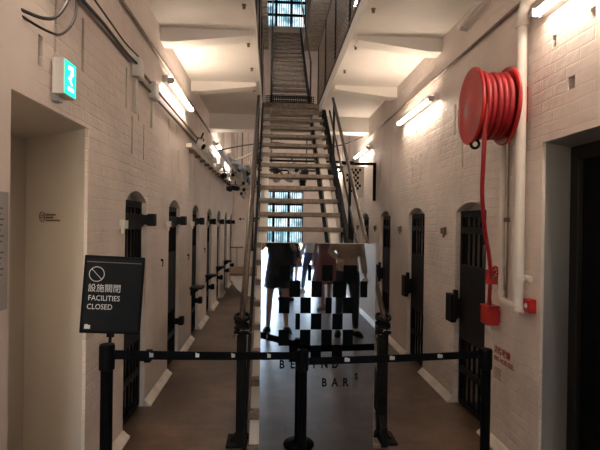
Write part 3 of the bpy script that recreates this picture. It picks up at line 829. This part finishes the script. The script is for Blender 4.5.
# ------------------------------------------------------------------ stanchions, belts and sign
def logo_tag(f, x, z, w=.026, h=.022, y=0):
    prism(f, [(x-w/2, z-h/2), (x+w/2, z-h/2), (x+w/2, z+h*.28), (x+w*.12, z+h*.28), (x-w*.05, z+h/2), (x-w/2, z+h*.36)], y-.0012, y, 'Y')
def stanchion(x, y, top, label, q=1.):
    t = thing('belt_stanchion', label, 'stanchion', (x, y, 0), 'black belt barrier posts')
    f = BM(); lathe(f, [(.108, 0), (.112, .006), (.108, .014), (.07, .026), (.04, .034), (.0325, .045)], n=40); link('base', f, M_BLACKM, t, smooth=True)
    f = BM(); cyl(f, (0, 0, .04), (0, 0, top-.12), .0315, n=24); link('post', f, M_BLACKM, t, smooth=True)
    f = BM(); lathe(f, [(.034, top-.14), (.040, top-.135), (.040, top-.014), (.037, top-.003), (.026, top)], n=28); link('belt_head', f, M_BLACK, t, smooth=True)
    return t
SX = [(-.868, 2.46, .944), (.216, 2.955, .770), (1.46, 2.955, .773)]
S = [stanchion(*SX[0], 'left barrier post, carrying the facilities closed sign'), stanchion(*SX[1], 'middle barrier post, in front of the mirror'), stanchion(*SX[2], 'right barrier post, in front of the nearest right cell door')]
def belt(owner, a, b, tags, label=None):
    a, b = Vector(a), Vector(b)
    o = Vector(owner.location)
    f = BM(); n = 14; hw = .0245; A = []
    for i in range(n+1):
        u = i/n; p = a.lerp(b, u)-o; p.z -= .004*sin(pi*u)
        A.append([bm_v for bm_v in (f.verts.new(p+Vector((0, -.001, -hw))), f.verts.new(p+Vector((0, .001, -hw))), f.verts.new(p+Vector((0, .001, hw))), f.verts.new(p+Vector((0, -.001, hw))))])
    for P_, Q in zip(A, A[1:]):
        for j in range(4): f.faces.new((P_[j], P_[(j+1) % 4], Q[(j+1) % 4], Q[j]))
    f.faces.new(A[0]); f.faces.new(A[-1][::-1])
    bo = link('belt', f, mat('navy belt webbing', (.005, .006, .009), .8, 0, .1, 40, .2, 200, .08), owner)
    g = BM()
    for u in tags:
        p = a.lerp(b, u)-o; logo_tag(g, p.x, p.z+.002, .034, .028, y=p.y-.002)
    link('belt_emblem', g, M_LETTER, bo)
    c = BM(); p = b-o; box(c, p.x-.012, p.x+.004, p.y-.008, p.y+.008, p.z-.028, p.z+.028, .003); link('belt_clip', c, M_BLACK, bo)
belt(S[0], (-.835, 2.46, .885), (.175, 2.955, .728), (.10+.07, .372+.03, .60, .815))
belt(S[2], (1.42, 2.955, .732), (.255, 2.955, .692), (.24, .52, .78))
# fix end clip side for the second belt is symmetric
t = thing('closed_sign', 'black facilities closed sign board mounted on the left barrier post', 'sign', (-.828, 2.128*1.135, 1.6-.388))
t.scale = (1.04, 1.04, 1.05)
t.rotation_euler = (radians(-3), radians(2.6), radians(3))
w, h = .293, .385
f = BM(); box(f, -w/2, w/2, -.004, .010, -h/2, h/2, .004)
link('sign_frame', f, M_BLACK, t)
f = BM(); box(f, -w/2+.014, w/2-.014, -.0065, -.004, -h/2+.014, h/2-.014); link('sign_face', f, M_SIGN, t)
f = BM(); box(f, -w/2+.014, w/2-.014, -.0072, -.0065, h/2-.034, h/2-.030); link('grey_line', f, mat('grey rule', (.12, .13, .14), .5), t)  # thin grey line near the top of the sign face
f = BM(); box(f, -.018, .018, .010, .022, -h/2-.02, -h/2+.08, .002); cyl(f, (0, .016, -h/2-.045), (0, .016, -h/2), .008, n=10); link('sign_bracket', f, M_BLACK, t)
f = BM(); cx, cz, R = -.081, .100, .036
pts = [(cx+R*cos(a*2*pi/36), -.0072, cz+R*sin(a*2*pi/36)) for a in range(36)]
tube(f, pts, .0016, 6, closed=True); tube(f, [(cx-R*.70, -.0072, cz+R*.70), (cx+R*.70, -.0072, cz-R*.70)], .0014, 6); link('prohibition_symbol', f, M_LETTER, t)
text('chinese_lettering', '設施關閉', .043, M_LETTER, faceY(-.119, -.0072, .016), t, .0003, sx=.93)
text('english_lettering', 'FACILITIES', .037, M_LETTER, faceY(-.115, -.0072, -.030), t, .0003, sx=.90)
text('english_lettering', 'CLOSED', .037, M_LETTER, faceY(-.118, -.0072, -.073), t, .0003, sx=.90)
f = BM(); logo_tag(f, -.108, -.158, .028, .024, -.0068); link('emblem', f, M_LETTER, t)

# ------------------------------------------------------------------ chequered hanging sign on the right wall
t = thing('hanging_sign', 'white sign with black chequered squares hanging from a black bracket', 'sign', (XR, 7.15, 0))
xa = 1.13-XR; xb = 1.47-XR
f = BM(); box(f, xa, xb, -.01, .01, 2.03, 2.52, .003); link('sign_board', f, mat('sign board cream', (.66, .62, .58), .5), t)
f = BM(); z0 = 2.49
for r in range(9):
    for c in range(7):
        if (r+c) % 2 == 0 and not (c > 5 and r % 3) and not (c == 0 and r in (0, 1, 6)) and not (r > 6 and c < 2): box(f, xa+.05+c*.034, xa+.084+c*.034, -.0115, -.010, z0-r*.042-.042, z0-r*.042)
link('chequered_squares', f, M_BLACK, t)
f = BM(); box(f, xa-.05, 0, -.018, .018, 2.55, 2.59, .003); box(f, -.045, 0, -.018, .018, 1.98, 2.59, .003); link('sign_bracket', f, M_BLACK, t)

# ------------------------------------------------------------------ trunking, ducts, cameras and spotlights beyond the beam
t = thing('cable_trunking', 'grey trunking running along the left wall toward the far end', 'trunking', (XL, 5.7, 2.53))
f = BM(); box(f, 0, .07, 0, 6.8, 0, .05, .004); link('tray', f, M_PLINTH, t)
f = BM()
for k in range(15): box(f, -.0, .075, .2+k*.45, .23+k*.45, -.04, 0, .002)
link('bracket', f, M_CONDUIT, t)
rr = random.Random(11)
for k, (x, z) in enumerate([(-.93, 2.90), (-.78, 2.82), (-.67, 2.71), (-.57, 2.62), (-.46, 2.69), (-.35, 2.61)]):
    t = thing('cable_duct', '%s long blue grey duct hanging past the cross beam at upper left' % ['leftmost', 'second from left', 'third from left', 'fourth from left', 'fifth from left', 'rightmost'][k], 'duct', (x, 8.15, z), 'ducts hung under the far ceiling')
    f = BM(); box(f, -.04, .04, 0, 4.4, -.06, .02, .006); link('duct_body', f, M_WHITE if k in (1, 4) else M_BLUE, t)
    for y in (.5, 3.6): f = BM(); cyl(f, (0, y, .02), (0, y, 1.2), .004, n=6); link('hanger_rod', f, M_CONDUIT, t)
def spot(x, y, z, tilt, yaw, label, m=None, sc=1.):
    t = thing('spotlight', label, 'spotlight', (x, y, z), 'spotlights hung under the far ceiling'); t.rotation_euler = (tilt, 0, yaw); t.scale = (sc, sc, sc)
    f = BM(); lathe(f, [(.036, -.02), (.045, 0), (.047, .12), (.040, .15), (.018, .165)], axis='Y', n=20); link('lamp_can', f, m or M_WHITE, t, smooth=True)
    f = BM(); cyl(f, (0, -.021, 0), (0, -.012, 0), .034, n=18); link('lens', f, M_BLACK, t)
    f = BM(); tube(f, [(-.052, .06, 0), (-.052, .06, .07), (.052, .06, .07), (.052, .06, 0)], .006, 6); cyl(f, (0, .06, .07), (0, .06, .14), .010, n=8); link('yoke', f, M_DARK, t)
spots = [(-.98, 6.35, 2.66), (-.93, 8.6, 2.62), (-.80, 9.2, 2.70), (-.62, 8.6, 2.72), (-.50, 9.4, 2.78), (-.35, 8.7, 2.75), (-.28, 9.9, 2.55), (-.88, 10.2, 2.52), (-.66, 10.4, 2.5), (-.45, 11.0, 2.5),
         (.05, 9.0, 2.66), (.28, 9.6, 2.58), (.50, 9.1, 2.66), (.66, 9.8, 2.55), (.16, 8.6, 2.50), (.40, 8.7, 2.72), (.62, 8.5, 2.56),
         (.9, 8.9, 2.70), (1.08, 9.5, 2.6), (1.2, 8.7, 2.6), (-.75, 11.2, 2.45), (-.55, 8.9, 2.50), (-.9, 9.4, 2.44)]
nth = {}
for k, (x, y, z) in enumerate(spots):
    side = 'left of the staircase' if x < -.2 else ('behind the stair treads' if x < .8 else 'right of the staircase')
    dark = k % 3 == 1; tone = 'black' if dark else 'white'
    grp = sorted([(q[0], n) for n, q in enumerate(spots) if n and (n % 3 == 1) == dark and (('left of the staircase' if q[0] < -.2 else ('behind the stair treads' if q[0] < .8 else 'right of the staircase')) == side)])
    rank = [n for _, n in grp].index(k) if k else 0
    num = ['leftmost', 'second from left', 'third from left', 'fourth from left', 'fifth from left', 'sixth from left', 'seventh from left', 'eighth from left', 'ninth from left'][rank]
    ta, ya = rr.uniform(-.6, .2), rr.uniform(-.7, .7)
    if k == 0: ta, ya = .5, 1.0
    elif x < -.2: z -= .14
    spot(x, y, z, ta, ya, 'white camera shaped fitting on the left wall trunking' if k == 0 else '%s of the %s spotlights hung %s' % (num, tone, side), M_DARK if dark else M_WHITE, 1.5 if x > -.2 else 1.2)
for k, (y, z) in enumerate([(6.7, 2.64), (7.1, 2.62), (7.6, 2.63), (8.3, 2.62), (9.0, 2.61), (9.9, 2.62), (10.8, 2.61)]):
    t = thing('flood_lamp', '%s white flood fitting from the camera on the left wall trunking' % ORD[k], 'lamp', (XL+.05, y, z), 'flood fittings on the left wall trunking')
    f = BM(); box(f, 0, .09, -.06, .06, -.04, .05, .01); box(f, .02, .05, -.02, .02, -.07, -.03, .003); link('housing', f, M_WHITE, t)
    f = BM(); box(f, .09, .096, -.05, .05, -.03, .04, .002); link('glass', f, M_GREY, t)
t = thing('lighting_track', 'dark lighting track crossing the corridor behind the stair', 'track', (0, 9.3, 2.80))
for y in (-.5, .3, 1.1):
    f = BM(); box(f, -.28, 1.6, y-.02, y+.02, 0, .04, .003); link('track_rail', f, M_DARK, t)
for x in (-.2, 1.5):
    for y in (-.5, .3, 1.1): f = BM(); cyl(f, (x, y, .04), (x, y, 1.9), .004, n=6); link('hanger_rod', f, M_CONDUIT, t)
f = BM(); tube(f, [(-.78, 8.35, 2.70), (-.2, 8.35, 2.95), (.1, 8.35, 3.0)], .022, 10)
tag(link('cross_pipe', f, M_PIPE, smooth=True), 'pale pipe slanting up across the corridor behind the stair', 'pipe')
cable('cable', [(XL+.05, 8.1, 2.85), (-.8, 8.1, 2.92), (-.4, 8.1, 3.0), (0, 8.1, 3.05), (.5, 8.1, 3.0), (.95, 8.1, 2.98), (1.3, 8.1, 3.05), (1.6, 7.9, 3.15)], .010, M_CABLE, 'dark cable slung across the corridor below the cross beam')
for k, x in enumerate((-.84, -.40, -.03, .95)):
    cable('conduit', [(x, YE-.02, 3.0), (x, YE-.02, 5.2)], .02, M_CONDUIT, '%s vertical conduit from the left on the end wall' % ORD[k], 'conduit', 0, 'conduits on the end wall')
t = thing('direction_sign', 'arrow and dark lettering block on the end wall at left', 'sign', (-.92, YE-.004, 1.70))
f = BM(); box(f, .03, .16, -.002, 0, -.012, .012); prism(f, [(0, 0), (.06, .05), (.06, -.05)], -.002, 0, 'Y'); link('arrow', f, M_BLACK, t)
f = BM(); box(f, .24, .58, -.002, 0, -.01, .05); box(f, .24, .50, -.002, 0, -.07, -.025); link('text_lines', f, M_BLACK, t)
# bench hull
t = thing('curved_bench', 'white curved bench with a brown timber top near the end wall', 'bench', (0, 9.7, 0))
f = BM(); prof = [(-.86, .46), (-.85, .40), (-.80, .28), (-.72, .17), (-.60, .08), (-.45, .02), (-.35, 0), (.9, 0), (.9, .46)]
prism(f, prof, 0, 1.5, 'Y'); link('bench_body', f, M_WHITE, t)
f = BM(); box(f, -.89, .92, -.02, 1.52, .46, .51, .008); link('bench_top', f, M_WOODB, t)
t = thing('lectern', 'thin dark lectern standing at the end of the left corridor', 'lectern', (-.90, 11.8, 0))
f = BM(); box(f, -.03, .03, -.03, .03, 0, .95, .004); box(f, -.12, .12, -.12, .12, 0, .02, .004); link('post', f, M_GREY, t)
f = BM(); box(f, -.16, .16, -.10, .10, .94, .97, .003); link('top', f, M_BROWN, t)

# ------------------------------------------------------------------ people (seen in the mirror)
def skin_mesh(name, verts, edges, radii, sub=2):
    me = bpy.data.meshes.new(name); me.from_pydata([Vector(v) for v in verts], edges, [])
    o = bpy.data.objects.new(name, me); COL.objects.link(o)
    o.modifiers.new('s', 'SKIN'); sk = me.skin_vertices[0].data
    for i, r in enumerate(radii): sk[i].radius = (r, r) if not isinstance(r, tuple) else r
    sk[0].use_root = True
    ms = o.modifiers.new('u', 'SUBSURF'); ms.levels = sub; ms.render_levels = sub
    bpy.context.view_layer.update()
    out = bpy.data.meshes.new_from_object(o.evaluated_get(bpy.context.evaluated_depsgraph_get()))
    bpy.data.objects.remove(o)
    return out
SKIN = mat('skin', (.42, .23, .15), .5, 0, .06, 30, .05, 200)
def limb_chain(P, R, name='x'): return P, R
def add_chain(V, E, R, start, pts, rad):
    prev = start
    for p, r in zip(pts, rad):
        V.append(p); R.append(r); E.append((prev, len(V)-1)); prev = len(V)-1
    return prev
def append_mesh(bm, me):
    b = bmesh.new(); b.from_mesh(me); 
    for f in b.faces: f.smooth = True
    merge(bm, b)
def person(label, loc, rz, J, top, bottom, hair, shoe, hairlen=.0, skirt=None, shorts=None, sleeve=1.0, pant=1.0, H=1.0):
    """J: joint dict in local metres, person faces +Y. """
    root = thing('person', label, 'person', loc); root.rotation_euler = (0, 0, rz); root.scale = (H, H, H)
    pel = J.get('pelvis', (0, 0, .93)); px, py, pz = pel
    V, E, R = [pel], [], [(.125, .10)]
    ch = add_chain(V, E, R, 0, [(px, py, pz+.13), (px, py+.005, pz+.30), (px, py, pz+.44)], [(.105, .085), (.125, .095), (.10, .07)])
    nk = add_chain(V, E, R, ch, [(px, py+.005, pz+.52), (px, py+.02, pz+.60)], [.050, .052])
    add_chain(V, E, R, nk, [(px, py+.035, pz+.67), (px, py+.03, pz+.735)], [(.072, .085), (.062, .072)])
    body = {}
    for s, k in ((-1, 'L'), (1, 'R')):
        hip = (px+s*.085, py, pz-.06); kn = J['knee'+k]; an = J['ankle'+k]
        mid = tuple((Vector(hip)*.5+Vector(kn)*.5)); cal = tuple(Vector(kn)*.68+Vector(an)*.32+Vector((0, -.012, 0)))
        add_chain(V, E, R, 0, [hip, mid, kn, cal, an], [.082, .070, .052, .050, .034])
        f_ = Vector((J['toe'+k][0]-an[0], J['toe'+k][1]-an[1], 0)).normalized()
        add_chain(V, E, R, len(V)-1, [tuple(Vector(an)+Vector((0, 0, -.045))+f_*.02), tuple(Vector(an)+Vector((0, 0, -.055))+f_*.12)], [.032, (.036, .022)])
        sh = (px+s*.165, py, pz+.435); el = J['elbow'+k]; wr = J['wrist'+k]
        add_chain(V, E, R, ch, [sh, tuple(Vector(sh)*.5+Vector(el)*.5), el, tuple(Vector(el)*.6+Vector(wr)*.4), wr], [.052, .043, .036, .035, .024])
        hd = (Vector(wr)-Vector(el)).normalized(); pm = Vector(wr)+hd*.055
        add_chain(V, E, R, len(V)-1, [tuple(pm)], [(.036, .018)])
        body[k] = (sh, el, wr, hd, pm, hip, kn, an, f_)
    bm = BM(); append_mesh(bm, skin_mesh('b', V, E, R))
    for s, k in ((-1, 'L'), (1, 'R')):
        sh, el, wr, hd, pm, *_ = body[k]
        sd = hd.cross(Vector((0, 1, 0)) if abs(hd.y) < .8 else Vector((0, 0, 1))).normalized(); cu = hd.cross(sd)
        for q in range(4):
            b = pm+hd*.01+sd*(-.027+.018*q); ln = (.066, .078, .073, .058)[q]
            pts = [tuple(b-hd*.02), tuple(b+hd*ln*.4), tuple(b+hd*ln*.75+cu*.012), tuple(b+hd*ln*.95+cu*.028)]
            append_mesh(bm, skin_mesh('f', pts, [(0, 1), (1, 2), (2, 3)], [.0095, .009, .0082, .007], 1))
        b = pm-hd*.02-sd*.028*s
        append_mesh(bm, skin_mesh('f', [tuple(b+sd*.012*s), tuple(b-sd*.02*s+hd*.022+cu*.01), tuple(b-sd*.026*s+hd*.05+cu*.02)], [(0, 1), (1, 2)], [.012, .0105, .0085], 1))
    hc = Vector((px, py+.03, pz+.695))
    def blob(c, sx, sy, sz, mi=0):
        b = bmesh.new(); bmesh.ops.create_uvsphere(b, u_segments=16, v_segments=10, radius=1)
        for f in b.faces: f.smooth = True
        merge(bm, b, Matrix.Translation(c) @ Matrix.Diagonal((sx, sy, sz, 1)), mi)
    blob(hc+Vector((0, 0, .01)), .074, .094, .108)
    blob(hc+Vector((0, .100, -.012)), .012, .016, .024)
    for s in (-1, 1):
        blob(hc+Vector((s*.078, -.005, -.005)), .010, .018, .028)
        blob(hc+Vector((s*.028, .080, .014)), .013, .010, .008, 1)
        blob(hc+Vector((s*.028, .089, .014)), .005, .004, .006, 2)
    blob(hc+Vector((0, .088, -.052)), .022, .008, .006, 3)
    o = link('body', bm, [SKIN, M_WHITE, M_BLACK, mat('lips', (.35, .10, .09), .5)], root)
    for p in o.data.polygons: p.use_smooth = True
    # hair
    b = BM(); bb = bmesh.new(); bmesh.ops.create_uvsphere(bb, u_segments=24, v_segments=16, radius=1)
    for v in bb.verts:
        if v.co.y > .35 and v.co.z < .45: v.co.y = .35 - (v.co.y-.35)*.3
        if v.co.z < -.25: v.co.z = -.25-(-.25-v.co.z)*(.3+hairlen*6); v.co.y = min(v.co.y, .0)
    for f in bb.faces: f.smooth = True
    merge(b, bb, Matrix.Translation(hc+Vector((0, -.008, .022))) @ Matrix.Diagonal((.086, .104, .110, 1)))
    link('hair', b, hair, root)
    # top garment
    bm = BM()
    wtube(bm, [(px, py, pz+.0), (px, py, pz+.08), (px, py, pz+.18), (px, py+.005, pz+.32), (px, py, pz+.42), (px, py, pz+.47), (px, py, pz+.50)],
          [(.172, .134), (.160, .126), (.146, .114), (.172, .122), (.175, .105), (.13, .085), (.065, .062)], 28)
    for k in 'LR':
        sh, el, wr = body[k][:3]; sh = Vector(sh); el = Vector(el); wr = Vector(wr)
        pts = [sh*.8+Vector((px, py, pz+.43))*.2, sh, sh*.45+el*.55]; rad = [.062, .066, .058]
        if sleeve > .9: pts += [el, el*.5+wr*.5, el*.12+wr*.88]; rad += [.049, .045, .037]
        wtube(bm, pts, rad)
    fuse('top', bm, top, root)
    if skirt:
        zt, zb, rt, rb, npl = skirt; bm = BM(); rings = []
        n = 72
        for r_ in range(12):
            u = r_/11; z = zt+(zb-zt)*u; ring = []
            for i in range(n):
                a = 2*pi*i/n; rad = rt+(rb-rt)*(u**.7)+.010*u*sin(npl*a)
                ring.append(bm.verts.new((px+rad*cos(a)*1.1, py+rad*sin(a)*.85, z)))
            rings.append(ring)
        for A, B in zip(rings, rings[1:]):
            for i in range(n): bm.faces.new((A[i], A[(i+1) % n], B[(i+1) % n], B[i]))
        bm.faces.new(rings[0])
        o = link('skirt', bm, bottom, root, smooth=True)
        md = o.modifiers.new('t', 'SOLIDIFY'); md.thickness = .004
    else:
        bm = BM()
        wtube(bm, [(px, py, pz+.10), (px, py, pz+.0), (px, py, pz-.07), (px, py, pz-.12)], [(.145, .112), (.165, .125), (.172, .128), (.155, .115)], 24)
        for k in 'LR':
            sh, el, wr, hd, pm, hip, kn, an, f_ = body[k]; hip, kn, an = Vector(hip), Vector(kn), Vector(an)
            if shorts: wtube(bm, [hip+Vector((0, 0, .03)), hip*.55+kn*.45, hip*.38+kn*.62], [.092, .100, .104])
            else: wtube(bm, [hip+Vector((0, 0, .03)), hip*.5+kn*.5, kn, kn*.5+an*.5, kn*.05+an*.95], [.092, .085, .067*(.5+pant*.5), .062*pant, .050*pant])
        fuse('shorts' if shorts else 'trousers', bm, bottom, root)
    for s, k in ((-1, 'L'), (1, 'R')):
        an = Vector(body[k][7]); f_ = body[k][8]; sd = Vector((f_.y, -f_.x, 0))
        bm = BM(); n = 20; rings = []
        for z, g in ((.0, 1.0), (.022, 1.02), (.05, .92), (.075, .62)):
            ring = []
            for i in range(n):
                a = 2*pi*i/n; l = cos(a); w_ = sin(a)
                c = Vector((an.x, an.y, 0))+f_*(.045 - (.03 if z > .06 else 0))
                ring.append(bm.verts.new(c+f_*l*(.135 if z < .03 else .12)*g+sd*w_*.046*g*(1.08 if l > 0 else .85)+Vector((0, 0, an.z-.078+z))))
            rings.append(ring)
        for A, B in zip(rings, rings[1:]):
            for i in range(n): bm.faces.new((A[i], A[(i+1) % n], B[(i+1) % n], B[i]))
        bm.faces.new(rings[0][::-1]); bm.faces.new(rings[-1])
        link('shoe', bm, shoe, root, smooth=True)
    return root
def wtube(bm, pts, rad, n=16):
    P = [Vector(p) for p in pts]; rings = []
    for i, p in enumerate(P):
        d = (P[min(i+1, len(P)-1)]-P[max(i-1, 0)]).normalized(); u = Vector((1, 0, 0)); u = (u-d*u.dot(d)).normalized(); v = d.cross(u)
        a, b = rad[i] if isinstance(rad[i], tuple) else (rad[i], rad[i])
        rings.append([bm.verts.new(p+u*cos(2*pi*j/n)*a+v*sin(2*pi*j/n)*b) for j in range(n)])
    for A, B in zip(rings, rings[1:]):
        for j in range(n): bm.faces.new((A[j], A[(j+1) % n], B[(j+1) % n], B[j]))
    bm.faces.new(rings[0][::-1]); bm.faces.new(rings[-1])
def fuse(name, bm, m, parent, vox=.012):
    o = link(name, bm, m)
    md = o.modifiers.new('r', 'REMESH'); md.mode = 'VOXEL'; md.voxel_size = vox; md.use_smooth_shade = True
    ms = o.modifiers.new('s', 'SMOOTH'); ms.factor = .5; ms.iterations = 4
    bpy.context.view_layer.update()
    me = bpy.data.meshes.new_from_object(o.evaluated_get(bpy.context.evaluated_depsgraph_get()))
    bpy.data.objects.remove(o); me.name = name
    if not me.materials: me.materials.append(m)
    for p in me.polygons: p.use_smooth = True
    o = bpy.data.objects.new(name, me); COL.objects.link(o); o.parent = parent
    return o
def stand(w=.10, dy=0.0, toe=.05, arms='down'):
    J = {}
    for s, k in ((-1, 'L'), (1, 'R')):
        J['ankle'+k] = (s*w, dy*s, .078); J['knee'+k] = (s*(w*.5+.05), dy*s*.5+.02, .50); J['toe'+k] = (s*(w+toe), dy*s+.15, 0)
        J['elbow'+k] = (s*.235, -.03, 1.10); J['wrist'+k] = (s*.25, .05, .86)
    return J
HAIR = mat('black hair', (.012, .009, .008), .45, 0, .3, 60, .3, 180)
BLK = mat('black cloth', (.008, .008, .010), .85, 0, .15, 30, .2, 150)
# the photographer
J = stand(.135, .02)
for s, k in ((-1, 'L'), (1, 'R')): J['elbow'+k] = (s*.24, .14, 1.22); J['wrist'+k] = (s*.105, .285, 1.475)
P1 = person('person in black shirt and shorts holding up a phone, leftmost in the mirror', (.10, -.46, 0), 0, J, BLK, BLK, HAIR, M_BLACK, shorts=True, sleeve=.5)
# phone
t = thing('phone', 'black phone held up by the person in shorts', 'phone', (0, -.035, 1.6))
f = BM(); box(f, -.078, .078, -.004, .004, -.038, .038, .003); link('phone_body', f, M_BLACK, t)
f = BM(); box(f, -.073, .073, -.0052, -.004, -.034, .034); link('screen', f, mat('phone screen', (.02, .02, .025), .1), t)
# black trousers, beige top
J = stand(.12, .03); J['wristL'] = (-.17, .12, 1.10); J['elbowL'] = (-.25, -.02, 1.20)
person('person in beige top and black narrow trousers, rightmost in the mirror', (1.10, -.22, 0), radians(-6), J, mat('beige knit', (.30, .20, .14), .8, 0, .1, 40, .3, 150), BLK, HAIR, M_BLACK, sleeve=1, pant=.85)
# pleated skirt
person('person in dark red pleated skirt standing behind, seen in the mirror', (1.03, -2.15, 0), radians(25), stand(.07, .04), mat('rose top', (.16, .06, .06), .8), mat('dark red pleats', (.15, .045, .045), .8, 0, .1, 30), HAIR, mat('tan sandal', (.45, .27, .16), .6), hairlen=.3, skirt=(1.02, .50, .13, .25, 18), sleeve=.5)
person('person in blue jeans walking near the entrance, seen in the mirror', (.93, -4.2, 0), radians(150), stand(.09, .22), mat('white tee', (.6, .6, .62), .8), mat('blue denim', (.045, .085, .17), .8, 0, .2, 20), HAIR, M_WHITE)
person('person in dark knee length dress by the entrance doorway', (.62, -6.0, 0), radians(-160), stand(.07, .05), BLK, mat('dark plum cloth', (.03, .012, .016), .85), HAIR, M_BLACK, skirt=(1.05, .42, .14, .20, 9), sleeve=.5)
person('person in black trousers behind the photographer, seen in the mirror', (.30, -3.1, 0), radians(-170), stand(.10, .05), BLK, BLK, HAIR, M_BLACK)

# ------------------------------------------------------------------ light, world, camera
wd = bpy.data.worlds.new('daylight'); SC.world = wd; wd.use_nodes = True
nt = wd.node_tree; bg = nt.nodes['Background']
sky = nt.nodes.new('ShaderNodeTexSky'); sky.sky_type = 'NISHITA'; sky.sun_disc = False; sky.sun_elevation = radians(40); sky.sun_rotation = radians(200)
mx = nt.nodes.new('ShaderNodeMix'); mx.data_type = 'RGBA'; mx.inputs[0].default_value = .5
nt.links.new(sky.outputs[0], mx.inputs[6]); mx.inputs[7].default_value = (.62, .80, 1.0, 1)
nt.links.new(mx.outputs[2], bg.inputs['Color']); bg.inputs['Strength'].default_value = 3.6
pl = bpy.data.lights.new('entrance_portal', 'AREA'); pl.shape = 'RECTANGLE'; pl.size = EX1-EX0; pl.size_y = EZ
pl.cycles.is_portal = True
po = bpy.data.objects.new('entrance_portal', pl); COL.objects.link(po); po.location = ((EX0+EX1)/2, YB-.26, EZ/2); po.rotation_euler = (pi/2, 0, 0)

cam = bpy.data.cameras.new('camera'); cam.sensor_width = 36; cam.lens = 36*450/600; cam.clip_start = .01
co = bpy.data.objects.new('camera', cam); COL.objects.link(co)
Rm = Matrix.Rotation(radians(-3.6), 3, 'Z') @ Matrix.Rotation(pi/2-radians(.2), 3, 'X') @ Matrix.Rotation(radians(.8), 3, 'Z')
co.matrix_world = Matrix.Translation((0, 0, 1.6)) @ Rm.to_4x4()
SC.camera = co
SC.view_settings.view_transform = 'Standard'; SC.view_settings.look = 'None'; SC.view_settings.gamma = 1; SC.view_settings.use_curve_mapping = False
SC.view_settings.exposure = 0.28
try:
    SC.cycles.use_denoising = True; SC.cycles.max_bounces = 10; SC.cycles.diffuse_bounces = 6; SC.cycles.glossy_bounces = 5
    SC.cycles.sample_clamp_indirect = 6; SC.cycles.blur_glossy = .5
except Exception: pass
